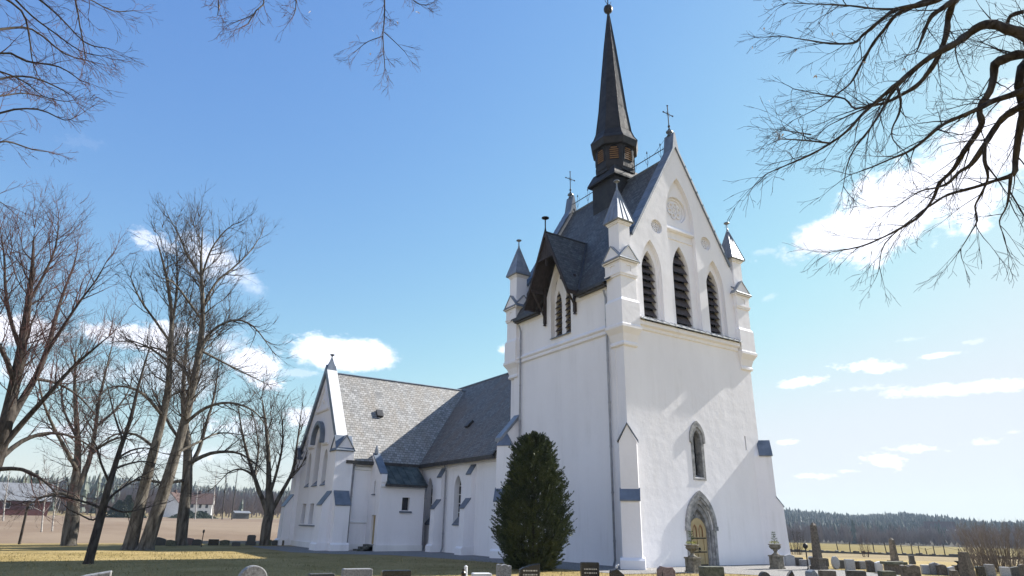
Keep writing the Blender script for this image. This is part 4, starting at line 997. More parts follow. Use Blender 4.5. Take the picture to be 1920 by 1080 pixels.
tree("lime_tree", "slim young bare tree leaning right, standing in the church shadow on the lawn", "tree", 30.6, [
  dict(p=[(166,1052,20),(178,1010,15),(190,965,14),(200,925,12),(212,885,10),(226,840,8.5),(245,785,7),(258,730,5),(272,680,3.5),(286,635,1.5)], foot=1, start=.40, jit=.12),
  dict(p=[(193,955,6.5),(170,945,5),(135,935,3.5),(100,930,2),(55,938,1)], d=-.6, lev=1), dict(p=[(197,945,7),(215,925,5.5),(245,905,4),(270,890,2.5),(290,880,1)], d=.8, lev=1),
  dict(p=[(192,958,6),(175,975,4),(150,965,3),(128,955,1)], d=.6, lev=1), dict(p=[(205,905,6.5),(190,870,5),(180,835,3.5),(160,800,1.2)], d=-.8, lev=1), dict(p=[(220,860,6),(245,845,4.5),(275,840,3),(305,850,1.2)], d=-.6, lev=1),
  dict(p=[(213,880,6),(240,870,4.5),(270,865,3),(300,872,1)], d=.8, lev=1), dict(p=[(230,825,5),(215,780,4),(205,740,2.5),(195,700,1)], lev=1), dict(p=[(198,948,5),(230,960,4),(262,955,3),(300,945,1)], d=-.8, lev=1)],
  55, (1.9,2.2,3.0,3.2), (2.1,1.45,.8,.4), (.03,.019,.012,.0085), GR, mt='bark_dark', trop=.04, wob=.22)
tree("lime_tree", "big many-limbed bare tree at the left picture edge with purplish twig haze", "tree", 37.0, [
  dict(p=[(-52,1042,40),(-42,980,32),(-26,910,28),(-4,850,24),(12,790,21),(24,735,18),(36,680,17),(46,620,13),(54,560,10),(60,510,7),(62,470,4),(64,440,1.5)], foot=1, start=.38, jit=.2),
  dict(p=[(12,800,20),(38,755,16),(68,705,13),(90,650,11),(106,590,8),(122,540,5.5),(138,500,3.5),(146,465,1.5)], d=2.5, lev=1), dict(p=[(2,840,15),(45,790,12),(90,740,10),(135,690,7.5),(175,655,5),(205,630,2)], d=-2.5, lev=1),
  dict(p=[(30,720,12),(10,670,10),(-15,620,8),(-30,560,5),(-40,500,2)], d=-2, lev=1), dict(p=[(88,660,9),(120,610,7),(150,565,5),(180,525,3.5),(200,490,1.5)], d=-2, lev=1), dict(p=[(40,660,10),(20,600,8),(10,540,6),(8,480,4),(0,430,1.5)], d=2, lev=1),
  dict(p=[(-5,865,13),(40,828,10),(90,812,7),(140,820,5),(180,845,2)], d=2, lev=1), dict(p=[(-10,880,11),(40,880,8),(80,900,5),(110,930,2)], d=-2, lev=1), dict(p=[(52,570,7),(85,510,5.5),(105,460,4),(110,410,1.5)], d=1, lev=1), dict(p=[(66,710,8),(110,720,6),(150,745,4),(180,780,2)], d=3, lev=1)],
  89, (1.7,2.4,3.3,3.4), (3.3,2.3,1.2,.6), (.05,.030,.017,.011), GR, mt='bark_dark', mw='twig_red', trop=.12, wob=.17, spread=(28,58))
# two close trees whose trunks stand outside the picture
def px2(l, s=.537, x0=1380): return [(x0+x*s, y*s, w*.70) for x, y, w in l]
FR = [
 [(1250,330,44),(1130,200,38),(1006,122,26),(950,104,24),(900,86,21),(850,92,19),(800,128,17),(760,155,16),(700,186,14),(650,220,13),(600,262,12),(560,295,11),(500,345,9),(440,400,8),(390,455,7),(330,500,6),(260,540,5),(180,575,4),(110,605,3),(40,650,1.5)],
 [(1250,330,36),(1150,60,30),(1000,-60,24),(860,-60,18),(770,-5,15),(742,60,14),(735,120,13),(705,200,12),(670,255,11),(630,300,10),(580,330,8),(530,355,7),(470,372,5),(400,400,3.5),(320,440,2)],
 [(1000,-60,20),(850,-70,16),(700,0,13),(640,18,11),(560,32,9),(500,75,8),(440,125,7),(410,150,6),(330,152,5),(250,140,3.5),(170,128,2.5),(70,60,1.5)],
 [(1250,330,34),(1110,230,26),(1006,190,22),(940,205,20),(905,225,18),(900,270,17),(885,320,16),(850,380,15),(858,430,14),(835,475,12),(795,530,11),(760,590,9),(710,640,8),(690,690,7),(645,750,6.5),(590,788,5.5),(510,830,4.5),(430,862,3.5),(330,880,2)],
 [(1200,300,30),(1080,230,24),(1010,220,20),(990,280,19),(995,340,18),(1000,400,16),(985,480,14),(975,560,13),(968,608,11),(900,632,8),(830,655,7),(740,680,6),(690,710,5),(620,760,3.5),(520,850,2.5),(500,930,1.8),(530,1060,1)],
 [(1080,280,18),(980,325,14),(900,352,12),(850,378,11),(790,405,10),(740,425,9),(695,455,8),(650,495,7),(600,530,6),(540,555,4.5),(470,585,3.5),(400,610,2)],
 [(1080,330,20),(980,380,16),(930,415,14),(890,470,13),(860,520,12),(820,575,10),(780,600,8),(740,640,7),(700,655,5),(640,670,3),(560,720,2)],
 [(870,500,9),(868,560,8),(880,620,6),(855,680,5),(835,720,4.5),(842,770,3.5),(815,820,2.5),(785,870,1)],
 [(700,-10,14),(620,20,10),(560,50,9),(520,100,8),(480,150,7),(440,220,6),(400,290,5),(350,330,3.5),(300,370,2),(200,420,1.5)],
 [(775,-10,14),(720,30,11),(680,60,9),(650,130,6),(630,180,3),(610,190,2)],
 [(600,262,8),(540,330,6.5),(500,400,5.5),(460,460,4.5),(420,510,4),(390,570,3),(375,650,1.5)],
 [(560,295,7),(575,350,6),(568,400,5),(545,450,4),(550,490,3),(590,530,1.5)],
 [(960,610,8),(955,660,6),(945,720,4),(920,770,3),(930,810,1.5)],
 [(560,32,7),(480,30,5),(400,20,4),(300,15,3),(180,10,1.5)], [(520,345,6),(420,380,5),(380,345,4),(300,330,3),(200,310,2),(90,350,1.2)],
 [(330,500,5),(240,490,4),(150,485,3),(60,490,2),(10,480,1)], [(260,470,4),(170,455,3),(90,425,2),(20,412,1)], [(1006,40,10),(960,55,8),(940,90,5),(905,110,2)]]
tl = [dict(p=px2([(1330,1980,80),(1320,1500,72),(1300,1000,66),(1280,600,58),(1250,330,46)]), foot=1, start=.97, jit=.0)]
FR = [[q for q in l if q[0] > 95 and q[1] < 990] for l in FR]
for i, l in enumerate(FR): tl.append(dict(p=px2(l), d=(-1.8,1.2,-.8,.8,1.6,-1.0,.4,.2,1.5,-.5,.6,-.4,.3,-1.6,.9,-1.2,1.0,.2)[i], lev=1, sides=7, start=.08, jit=.2))
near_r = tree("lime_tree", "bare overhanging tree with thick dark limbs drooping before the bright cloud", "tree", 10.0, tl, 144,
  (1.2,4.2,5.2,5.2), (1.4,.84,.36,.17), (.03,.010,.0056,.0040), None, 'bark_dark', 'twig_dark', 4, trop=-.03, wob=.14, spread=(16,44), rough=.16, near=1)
TL = [dict(p=[(-700,1500,75),(-680,1000,68),(-640,500,60),(-600,150,54)], foot=1, start=.97, jit=0)]
for l, d in (([(-600,150,40),(-350,0,30),(-150,-40,20),(0,-30,12),(60,-10,9),(110,30,6),(160,80,4),(200,90,2)],-.5), ([(-600,200,36),(-300,130,24),(-120,70,16),(0,55,10),(60,55,7),(120,100,5),(170,115,2)],1),
             ([(-620,300,36),(-300,230,24),(-120,160,16),(0,100,9),(50,115,7),(110,125,5),(150,150,2)],-1), ([(-630,400,36),(-300,320,24),(-100,190,14),(0,148,8),(60,145,6),(110,165,4),(135,180,2)],.6),
             ([(-300,320,20),(-120,270,14),(0,212,8),(70,205,5),(120,225,3),(140,220,1)],-.8), ([(-300,330,18),(-150,330,13),(-30,280,8),(10,265,6),(60,280,4),(95,285,1.5)],.5), ([(0,-30,9),(100,-20,7),(160,-5,5),(210,20,3),(250,20,1.5)],1.2),
             ([(-20,-20,9),(40,20,7),(55,70,5),(60,110,3),(70,140,1.5)],.6), ([(20,-10,8),(60,30,6),(100,60,4.5),(150,95,3),(190,105,1.5)],-.6), ([(-200,-60,16),(-50,-50,10),(120,-30,7),(150,50,4),(160,110,2)],0),
             ([(-120,160,10),(-30,130,7),(40,150,5),(80,180,3),(120,190,1.5)],-1), ([(-100,190,9),(0,180,6),(50,175,4),(100,190,2)],.8), ([(-60,380,8),(-20,370,5),(10,385,2)],0),
             ([(-600,150,44),(-300,-250,34),(0,-380,24),(200,-330,16),(330,-200,10),(400,-60,6),(410,0,4),(408,28,1.5)],-1), ([(200,-330,13),(380,-250,10),(460,-100,7),(495,-5,5.5),(480,20,4.5),(465,45,3)],-1.2),
             ([(330,-220,9),(480,-180,7),(545,-60,5),(555,5,4),(550,30,2)],-.8), ([(200,-340,14),(500,-330,11),(660,-200,9),(715,-60,7),(721,0,5.5),(720,45,5),(718,70,4),(722,130,1.5)],-1.4), ([(660,-200,7),(740,-100,5),(765,-20,4),(780,5,3),(800,10,1)],-1.0), ([(480,22,3.5),(470,30,3),(440,42,1.5)],0), ([(718,68,3),(690,78,2),(668,95,1)],0), ([(720,60,3),(742,80,2),(760,98,1)],0)):
    l = [(x, y, w*.33+.7) for x, y, w in l]
    TL.append(dict(p=l, d=d, lev=1, sides=6, start=.35, jit=.1))
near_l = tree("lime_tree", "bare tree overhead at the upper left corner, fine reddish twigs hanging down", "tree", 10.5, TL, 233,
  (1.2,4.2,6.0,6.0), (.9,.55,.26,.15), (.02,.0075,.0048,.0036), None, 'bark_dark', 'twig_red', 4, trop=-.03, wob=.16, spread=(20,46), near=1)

M['bract'] = simple('pale_dry_seed_bracts', (.42,.33,.25), (.62,.52,.42), 30, .8, 0, .2, 0)
def bracts(t, spots, dist):
    b = MB(); r = random.Random(len(spots)); o = Vector(t.location)
    for x, y in spots:
        p = at(x, y, dist+r.uniform(-.6,.6))-o
        for k in range(2):
            d = (Vector((0,0,-1))+rvec(r)*.8).normalized(); s_ = d.cross(rvec(r)).normalized()*.012; b.face([p, p+d*.03+s_, p+d*.07, p+d*.03-s_])
    b.build("seed_bract", M['bract'], t, split=False)
bracts(near_r, [(1433,51),(1410,86),(1491,93),(1442,187),(1618,115),(1693,128),(1470,250),(1608,235),(1560,60),(1530,140)], 10.0); bracts(near_l, [(412,8),(583,20),(783,22),(697,55),(670,95),(695,99),(745,40)], 10.0)

# ------------------------------------------------------------------ conifer bush by the tower
def leafmat(name, c1, c2, sc):
    m, t, b = mat(name, .6, 0, .35); f = noise(t, sc, 4, .6); t.links.new(ramp(t, f, [(.35,c1),(.65,c2)]), b.inputs['Base Color'])
    return m
M['thuja'] = leafmat('conifer_foliage', (.014,.026,.009), (.072,.092,.030), 1.6)
M['spruce'] = leafmat('spruce_foliage', (.018,.030,.016), (.045,.062,.03), .3)
BX, BY = -4.5, .55
bush = thing("conifer_bush", "tall dense dark green conifer standing against the tower's shaded side", "bush", (BX, BY, 0))
def bprof(z):
    return lerp_tab([(0,.95),(.4,1.25),(1.1,1.52),(2.0,1.52),(3.0,1.33),(3.7,1.14),(4.4,.80),(5.0,.48),(5.4,.22),(5.75,.03)], z)
bb = MB(); rb = random.Random(77)
lump = [(rb.uniform(0,6.28), rb.uniform(.2,5.2), rb.uniform(.2,.5), rb.uniform(-.30,.22)) for _ in range(70)]
def leaf(p, d, L, w):
    s_ = d.cross(rvec(rb)).normalized()*w; bb.face([p-s_*.4, p+d*L*.5-s_, p+d*L, p+d*L*.5+s_])
for i in range(2300):
    z = rb.uniform(0, 5.5)*(1-.12*rb.random()); th = rb.uniform(0, 6.283); rad = bprof(z); dl_ = 0
    for (lt, lz, lw, la) in lump:
        dt = abs((th-lt+math.pi) % (2*math.pi)-math.pi)*max(rad,.4); q = (dt*dt+(z-lz)**2)/(lw*lw)
        if q < 4: dl_ += la*math.exp(-q)
    tip = max(.06, rad+min(dl_, .20)*min(1, rad)+rb.uniform(-.22,.13)*min(1, rad+.3)); r0 = tip*rb.uniform(.45,.75); up_ = (tip-r0)*rb.uniform(.35,1.0)+.05
    a = Vector((r0*math.cos(th), r0*math.sin(th), max(0, z-.1))); e = Vector((tip*math.cos(th+rb.uniform(-.1,.1)), tip*math.sin(th+rb.uniform(-.1,.1)), z+up_))
    ax = (e-a).normalized(); sd = ax.cross(rvec(rb)).normalized()
    for k in range(30):
        t = rb.random()**.7; p = a.lerp(e, t); d = (ax*rb.uniform(.5,1.1)+sd*rb.uniform(-1,1)*(1.05-.5*t)+rvec(rb)*.3).normalized(); leaf(p, d, rb.uniform(.07,.17)*(1.1-.4*t), rb.uniform(.010,.024))
for i in range(5000):
    z = rb.uniform(0.02, 5.2); th = rb.uniform(0, 6.283); q = bprof(z)*rb.uniform(.3,.72); leaf(Vector((q*math.cos(th), q*math.sin(th), z)), (Vector((math.cos(th), math.sin(th), .6))+rvec(rb)*.8).normalized(), rb.uniform(.15,.3), .06)
bb.build("foliage", M['thuja'], bush)
tb = MB(); tb.tube([(0,0,-.1),(.02,0,2),(0,.02,5.4)], [.14,.10,.02], 7)
for k in range(40):
    th = rb.uniform(0,6.28); z = rb.uniform(.2,4.8); q = bprof(z)*.8; tb.tube([(0,0,z*.8),(q*math.cos(th),q*math.sin(th),z+.35)], [.03,.008], 4)
tb.build("stem", M['bark_dark'], bush)

bush.scale = (1, 1, .95)
# ------------------------------------------------------------------ urns
def urn(x, y, label):
    t = thing("stone_urn", label, "urn", (x, y, 0), "stone urns flanking the tower door"); t.scale = (.88,.88,.70)
    b = MB(); b.box(-.27,.27,-.27,.27,-.1,.10); b.box(-.24,.24,-.24,.24,.10,.72); b.box(-.27,.27,-.27,.27,.72,.80)
    for s in (-1,1):
        b.box(-.18,.18,min(s*.24,s*.25),max(s*.24,s*.25),.18,.64); b.box(min(s*.24,s*.25),max(s*.24,s*.25),-.18,.18,.18,.64)
    b.build("pedestal", M['urnstone'], t)
    u = MB(); u.lathe([(.20,.80),(.20,.84),(.13,.88),(.08,.97),(.09,1.04),(.13,1.07),(.10,1.10),(.17,1.16),(.245,1.24),(.265,1.32),(.25,1.36),(.32,1.40),(.325,1.43),(.28,1.44),(.26,1.40)], 0, 0, 18)
    for k in range(12):
        a = k*math.pi/6; u.tube([(.15*math.cos(a),.15*math.sin(a),1.13),(.25*math.cos(a),.25*math.sin(a),1.24),(.268*math.cos(a),.268*math.sin(a),1.32)], .022, 5)
    ub = u.build("bowl", M['urnstone'], t, True)
    pt = thing("potted_pine", "small young pine with yellow-green flowers growing in the " + ("urn at the door's left" if x < 3 else "urn at the tower's right corner"), "plant", (x, y, 1.43*.70), "young pines in the urns"); pt.scale = (.88,.88,.85)
    st = MB(); st.tube([(0,0,0),(.01,0,.3),(0,.01,.56)], [.014,.011,.006], 5); st.build("stem", M['bark_dark'], pt)
    f = MB(); r = random.Random(int(x*10)+5)
    for k in range(5):
        z0 = .08+.11*k
        for a in range(5):
            th = r.uniform(0,6.28); L = .17-.02*k; p0 = Vector((0,0,z0)); d = Vector((math.cos(th),math.sin(th),.75)).normalized()
            for q in range(26):
                p = p0+d*L*(.3+.7*r.random()); n = (d+rvec(r)*.8).normalized(); s_ = n.cross(rvec(r)).normalized()*.004; f.face([p-s_, p+s_, p+n*.075])
    f.build("needles", M['pine'], pt)
    g = MB()
    for q in range(160):
        th = r.uniform(0,6.28); rr = .24*math.sqrt(r.random()); p = Vector((rr*math.cos(th),rr*math.sin(th),.02+.10*r.random())); n = (Vector((0,0,1))+rvec(r)*.9).normalized(); s_ = n.cross(rvec(r)).normalized()*.022; g.face([p-s_, p+n*.03-s_*.2, p+s_, p+n*.06])
    g.build("flowers", M['viola'], pt)
    so = MB(); so.lathe([(.255,-.03),(.255,.0)], 0, 0, 14); so.build("soil", M['bark_dark'], pt)
M['pine'] = leafmat('pine_needles', (.05,.08,.035), (.11,.16,.07), 9)
M['viola'] = leafmat('yellow_green_flowers', (.10,.14,.03), (.50,.46,.08), 30)
urn(.78, -2.75, "mossy stone urn on a square pedestal left of the arched door")
urn(6.25, -2.55, "mossy stone urn on a square pedestal by the tower's right corner")

# ------------------------------------------------------------------ gravestones
def granite(name, c1, c2, rough=.6, sc=30, spec=.4):
    m, t, b = mat(name, rough, 0, spec); f = noise(t, sc, 5, .75); f2 = noise(t, 3, 4, .6)
    c = mixc(t, mth(t, 'MULTIPLY', f2, .4), ramp(t, f, [(.38,c1),(.62,c2)]), tuple(x*.6 for x in c1))
    t.links.new(c, b.inputs['Base Color']); bump(t, b, f, .3, .01); return m
M['g_grey'] = granite('grey_granite', (.13,.13,.13), (.33,.33,.33)); M['g_light'] = granite('pale_granite', (.27,.28,.29), (.46,.47,.48)); M['g_black'] = granite('polished_black_stone', (.008,.008,.009), (.02,.02,.021), .18, 60, .6)
M['g_dark'] = granite('dark_granite', (.03,.03,.028), (.10,.10,.095)); M['g_brown'] = granite('brown_weathered_stone', (.07,.058,.045), (.19,.165,.135), .85, 14); M['g_moss'] = granite('mossy_stone', (.05,.055,.035), (.16,.165,.125), .9, 10)
M['g_red'] = granite('reddish_granite', (.13,.085,.08), (.30,.23,.22)); M['g_white'] = granite('white_marble', (.60,.60,.60), (.75,.75,.75), .5); M['g_blue'] = granite('blue_grey_granite', (.13,.15,.18), (.26,.29,.33)); M['bronze'] = simple('dark_bronze', (.02,.018,.015), (.06,.05,.04), 20, .4, .5, .5, .1)
M['letters'] = simple('gilt_inscription', (.45,.42,.36), (.55,.52,.46), 9, .5, .3, .4, 0); M['letters_dark'] = simple('dark_inscription', (.03,.028,.026), (.05,.045,.04), 9, .8, 0, .2, 0)
def onground(px, py):
    d = ray(px, py); p = None
    t0 = 5.0
    for k in range(4000):                       # march to the land surface
        q = CAM + d.normalized()*t0
        if q.z < hgt(*azr(q.x, q.y)): break
        t0 += .05
    return math.hypot(q.x-CAM.x, q.y-CAM.y)
def profile(style, w, h, r):
    if style == 'flat': return [(-w/2,0),(w/2,0),(w/2,h-.015),(w/2-.015,h),(-w/2+.015,h),(-w/2,h-.015)]
    if style == 'arch': return [(-w/2,0),(w/2,0)]+[(w/2*math.cos(a*math.pi/10), h*.82+h*.18*math.sin(a*math.pi/10)) for a in range(11)]
    if style == 'shoulder':
        return [(-w/2,0),(w/2,0),(w/2,h*.83),(w*.33,h*.83)]+[(w*.33*math.cos(a*math.pi/12), h*.83+h*.17*math.sin(a*math.pi/12)) for a in range(13)][1:-1]+[(-w*.33,h*.83),(-w/2,h*.83)]
    if style == 'slant': return [(-w/2,0),(w/2,0),(w/2,h),(w*.1,h*.965),(-w*.3,h*.90),(-w/2,h*.84)]
    if style == 'slantL': return [(-w/2,0),(w/2,0),(w/2,h*.72),(w*.25,h*.86),(-w*.1,h),(-w*.45,h*.95),(-w/2,h*.9)]
    if style == 'gable': return [(-w/2,0),(w/2,0),(w/2,h*.86),(0,h),(-w/2,h*.86)]
    if style == 'peak': return [(-w/2,0),(w/2,0),(w*.48,h*.45),(w*.22,h*.85),(.02,h),(-w*.2,h*.9),(-w*.48,h*.5)]
    if style == 'rough': return [(-w/2,0),(w/2,0)]+[(w/2-w*k/6+r.uniform(-.02,.02), h*(.93+.07*r.random())) for k in range(7)]
    if style == 'wave': return [(-w/2,0),(w/2,0),(w/2,h*.86),(w*.36,h*.97),(w*.12,h*.955),(-w*.1,h*.97),(-w*.3,h),(-w/2,h*.9)]
    if style == 'egg': return [(.5*w*.9*math.sin(a*math.pi/9), h*.5-h*.5*math.cos(a*math.pi/9)) for a in range(18)]
    if style == 'tall': return [(-w*.62,0),(w*.62,0),(w*.62,h*.34),(w*.5,h*.36),(w/2,h*.94),(w*.40,h*.94),(w*.40,h),(-w*.40,h),(-w*.40,h*.94),(-w/2,h*.94),(-w*.5,h*.36),(-w*.62,h*.34)]
GG = "gravestones in the churchyard"
def stone(x0, x1, yt, d, style, m, label, off=12, T=.17, yb=None, cat="gravestone", name="gravestone", base=True, sink=.1, inscr=None, wf=.93):
    xm = (x0+x1)/2
    if yb is not None: d = onground(xm, yb)
    c = at(xm, yt, d); g = hgt(*azr(c.x, c.y)); h = c.z-g; w = (at(x1, yt, d)-at(x0, yt, d)).length*wf
    az = azr(c.x, c.y)[0]; rz = R(-az+off); r = random.Random(int(x0*7+yt))
    t = thing(name, label, cat, (c.x, c.y, g), GG); t.rotation_euler = (0, 0, rz)
    b = MB(); pr = profile(style, w, h, r); b.prism(pr, -T/2, T/2, lambda u, v, q: (u, q, v)); s = b.build("slab", M[m], t)
    md = s.modifiers.new("bevel", 'BEVEL'); md.width = .012; md.segments = 2; md.limit_method = 'ANGLE'; md.angle_limit = R(40)
    if base and h > .35:
        b = MB(); b.box(-w/2-.06, w/2+.06, -T/2-.07, T/2+.07, -sink, .10); b.build("plinth", M[m if m != 'g_black' else 'g_dark'], t)
    if inscr:
        b = MB(); rr = random.Random(int(x0)); z = h*.80
        for ln_ in range(4):
            x = -w*.34
            while x < w*.32:
                l = rr.uniform(.02,.055); b.box(x, min(x+l, w*.36), -T/2-.004, -T/2-.0005, z, z+.028); x += l+.018
            z -= .085 if ln_ != 1 else .12
            if z < .1: break
        b.build("inscription", M[inscr], s)
    return t, s, w, h, T
# near row along the bottom of the picture
stone(80,216,1071,8.6,'slant','g_grey',"pale-edged grey gravestone cut off at the bottom left corner, its top rising to the right", off=-4, T=.2)
stone(432,521,1060,10.2,'shoulder','g_grey',"speckled grey gravestone with curved shouldered top in the lower left foreground", T=.16)
stone(577,629,1075,13.5,'flat','g_dark',"low dark gravestone just showing its flat top, left of the square grey one", T=.18)
stone(640,700,1066,13.2,'flat','g_grey',"square grey lichen-spotted gravestone with flat rough top between two darker stones", T=.2, inscr='letters_dark')
stone(714,773,1069,13.0,'flat','g_black',"glossy black flat-topped gravestone right of the square grey one", T=.15, inscr='letters')
stone(884,922,1074.5,17.0,'flat','g_white',"low white marble grave slab left of the rough narrow stone", T=.3, base=False)
stone(932,958,1056,16.5,'rough','g_grey',"narrow rough-hewn grey gravestone left of the dark conifer's foot", T=.22, base=False)
t_ = stone(972,1013,1056,16.0,'slant','g_black',"black polished gravestone with slanting top in front of the dark conifer", T=.16, inscr='letters')
stone(1087,1124,1054,17.0,'flat','g_black',"black square gravestone in front of the tower's shaded wall", T=.15, inscr='letters')
t_, s_, w_, h_, T_ = stone(1142,1176,1066,16.0,'slantL','g_black',"black gravestone with hunched sloping top by the tower's corner buttress", T=.2)
b = MB(); b.lathe([(.0,h_),(.025,h_+.01),(.03,h_+.04),(.012,h_+.07),(.0,h_+.075)], -.04, 0, 8); b.tube([(-.04,0,h_+.045),(.0,0,h_+.075),(.03,0,h_+.075)], [.015,.018,.004], 6); o_ = b.build("bird_ornament", M['g_white'], s_)
t_, s_, w_, h_, T_ = stone(1230,1266,1061,17.5,'wave','g_red',"reddish gravestone with wavy top and engraved church picture", T=.16)
b = MB(); q = -T_/2-.004
for (a0, a1, b0, b1) in ((-.36,-.14,.55,.575),(-.35,-.33,.42,.56),(-.17,-.15,.42,.56),(-.27,-.23,.56,.72),(-.10,.34,.50,.515),(.0,.12,.66,.69),(.16,.34,.66,.69),(.02,.3,.58,.60),(.0,.14,.40,.43),(.17,.32,.40,.43),(-.30,.32,.28,.30)): b.box(a0*w_, a1*w_, q, -T_/2-.0005, b0*h_, b1*h_)
b.loft([[(-.29*w_,q,.72*h_),(-.21*w_,q,.72*h_),(-.25*w_,q,.88*h_)],[(-.29*w_,-T_/2-.0005,.72*h_),(-.21*w_,-T_/2-.0005,.72*h_),(-.25*w_,-T_/2-.0005,.88*h_)]]); b.build("engraving", M['letters_dark'], s_)
stone(1310,1356,1062,15.5,'flat','g_moss',"mossy greenish gravestone in front of the arched door, its right side in shade", off=28, T=.26)
stone(1421,1444,1071.5,16.5,'arch','g_dark',"small round-topped dark gravestone left of the black peaked stone", T=.22)
stone(1466,1497,1068.5,15.5,'peak','g_black',"black gravestone with peaked slanting outline right of the small round-topped stone", T=.2)
stone(1511,1536,1068,17.5,'slantL','g_blue',"pale blue-grey gravestone with sloping lit top before the tall obelisk", off=30, T=.25)
stone(1533,1567,1069.5,18.5,'flat','g_brown',"brownish flat-topped gravestone in front of the obelisk's right side", T=.2)
stone(1584,1623,1069.5,17.5,'flat','g_dark',"dark gravestone with bright sunlit flat top edge in the right foreground", T=.22)
stone(1646,1678,1070.5,17.5,'flat','g_moss',"greenish gravestone with pale flat top before the slab-topped monument", off=25, T=.22)
stone(1687,1722,1057.5,19.0,'rough','g_brown',"big rough dark brown vertical-grooved gravestone in the right foreground", T=.35)
stone(1780,1794,1069,20.5,'flat','g_brown',"short narrow brown stone post left of the tall tapered pillar", T=.3)
# yard to the right, further back: x0, x1, top, foot, style, material, label
for a in ((1469,1489,1039,1061,'gable','g_light',"pale gable-topped gravestone just right of the tower corner urn"),
 (1490,1505,1045,1061,'flat','g_dark',"dark purplish square gravestone behind the small white lantern"),
 (1498,1515,1049,1062,'flat','g_grey',"low grey gravestone left of the black globe lamp"),
 (1515,1526,1043,1060,'arch','g_blue',"blue-grey round-topped gravestone right behind the globe lamp"),
 (1545,1552,1047,1062,'flat','g_dark',"very narrow dark gravestone right of the obelisk pedestal"),
 (1556,1573,1043,1067,'egg','g_light',"pale egg-shaped gravestone in the right part of the yard"),
 (1572,1582,1050,1066,'flat','g_dark',"small dark gravestone touching the egg-shaped one on its right"),
 (1582,1601,1048.5,1069,'flat','g_light',"light grey streaked upright gravestone right of the egg-shaped one"),
 (1601,1609,1052,1067,'flat','g_black',"narrow black gravestone between two light grey uprights"),
 (1609,1622,1052,1067,'flat','g_grey',"grey upright gravestone left of the brown sloping one"),
 (1622,1641,1050,1072,'slantL','g_brown',"brown gravestone with sloping top right of the grey uprights"),
 (1639,1653,1052,1073,'slant','g_white',"nearly white gravestone left of the slab-topped monument"),
 (1703,1713,1041,1058,'tall','g_dark',"dark stepped pillar stone behind the big grooved brown one"),
 (1725,1744,1059,1076,'flat','g_light',"pale grey gravestone right of the grooved brown one"),
 (1741,1761,1054,1077,'gable','g_grey',"grey gable-topped gravestone with sunlit roof-shaped cap"),
 (1754,1773,1058,1078,'arch','g_brown',"brown rounded gravestone right of the gable-topped grey one"),
 (1775,1788,1062,1079,'slant','g_light',"small pale slanted gravestone left of the dark stone carrying an urn"),
 (1828,1845,1062,1080,'flat','g_black',"wide black gravestone right of the tall tapered pillar"),
 (1844,1863,1058,1080,'flat','g_grey',"light sided grey gravestone beneath the bare shrub"),
 (1855,1863,1042,1064,'tall','g_dark',"slender dark pillar stone before the bare shrub"),
 (1873,1892,1063,1080,'flat','g_light',"pale gravestone with dark capped top near the right edge"),
 (1892,1908,1062,1080,'slant','g_dark',"dark gravestone with slanting top near the right edge"),
 (1908,1925,1058,1080,'arch','g_brown',"brown rounded gravestone at the right picture edge")):
    stone(a[0], a[1], a[2], 0, a[4], a[5], a[6], off=20, T=.22, yb=a[3], base=False)
# row at the edge of the stubble field
for a in ((287,314,1007,1023,'slantL','g_dark',"dark slope-topped gravestone right beside the double-trunk tree"),
 (312,333,1012,1024,'slantL','g_moss',"low mossy gravestone between the double-trunk tree and the mossy-trunk tree"),
 (343,366,1008,1022,'gable','g_red',"reddish brown gravestone at the right of the mossy trunk by the field"),
 (361,379,1011,1023,'arch','g_dark',"dark green gravestone left of the thin lantern pole by the field"),
 (391,412,1011,1023,'flat','g_black',"square black gravestone in the row by the field"),
 (413,432,1012,1023,'gable','g_moss',"gable-topped mossy gravestone in the row by the field"),
 (435,452,1016,1024,'arch','g_dark',"lowest round gravestone in the row by the field, left of the tall one"),
 (464,481,1003,1023,'tall','g_dark',"tall stepped dark gravestone left of the broad tree by the church"),
 (496,510,1012,1023,'flat','g_moss',"mossy gravestone at the foot of the broad tree by the church"),
 (511,521,1013,1023,'flat','g_dark',"small dark gravestone between the broad tree and the church corner"),
 (526,534,1013,1023,'flat','g_brown',"brown gravestone close beside the church's left corner")):
    stone(a[0], a[1], a[2], 0, a[4], a[5], a[6], off=-8, T=.2, yb=a[3], base=False)
# obelisks and monuments
def obelisk(xc, yt, yp, yb, wp, wpx, m, label, top=True):
    d = onground(xc, yb); c = at(xc, yp, d); g = hgt(*azr(c.x, c.y)); k = (c-CAM).length/1300; hp = c.z-g; ht = at(xc-9, yt, d).z-g; w = wp*k; wb = wpx*k
    t = thing("obelisk", label, "obelisk", (c.x, c.y, g)); t.rotation_euler = (0,0,R(-8))
    b = MB()
    if hp > .2: b.box(-wb/2,wb/2,-wb/2,wb/2,-.1,hp-.08); b.box(-wb/2-.04,wb/2+.04,-wb/2-.04,wb/2+.04,hp-.08,hp); b.box(-wb/2-.05,wb/2+.05,-wb/2-.05,wb/2+.05,-.1,.14); b.build("pedestal", M[m], t)
    b = MB(); s = lambda h_, z: [(-h_,-h_,z),(h_,-h_,z),(h_,h_,z),(-h_,h_,z)]
    b.loft([s(w/2, hp), s(w*.33, ht-w*.4), s(.02 if top else w*.3, ht)]); b.build("shaft", M[m], t)
obelisk(1533,980,1046,1068,11,17,'g_brown',"tall slender stone obelisk on a square pedestal right of the globe lamp")
obelisk(1678,1008,1051,1062,9,14,'g_brown',"smaller dark obelisk rising behind the slab-topped monument")
obelisk(1816,1035,1085,1086,17,17,'g_brown',"blunt tapered brown stone pillar leaning at the right, taller than its neighbours", False)
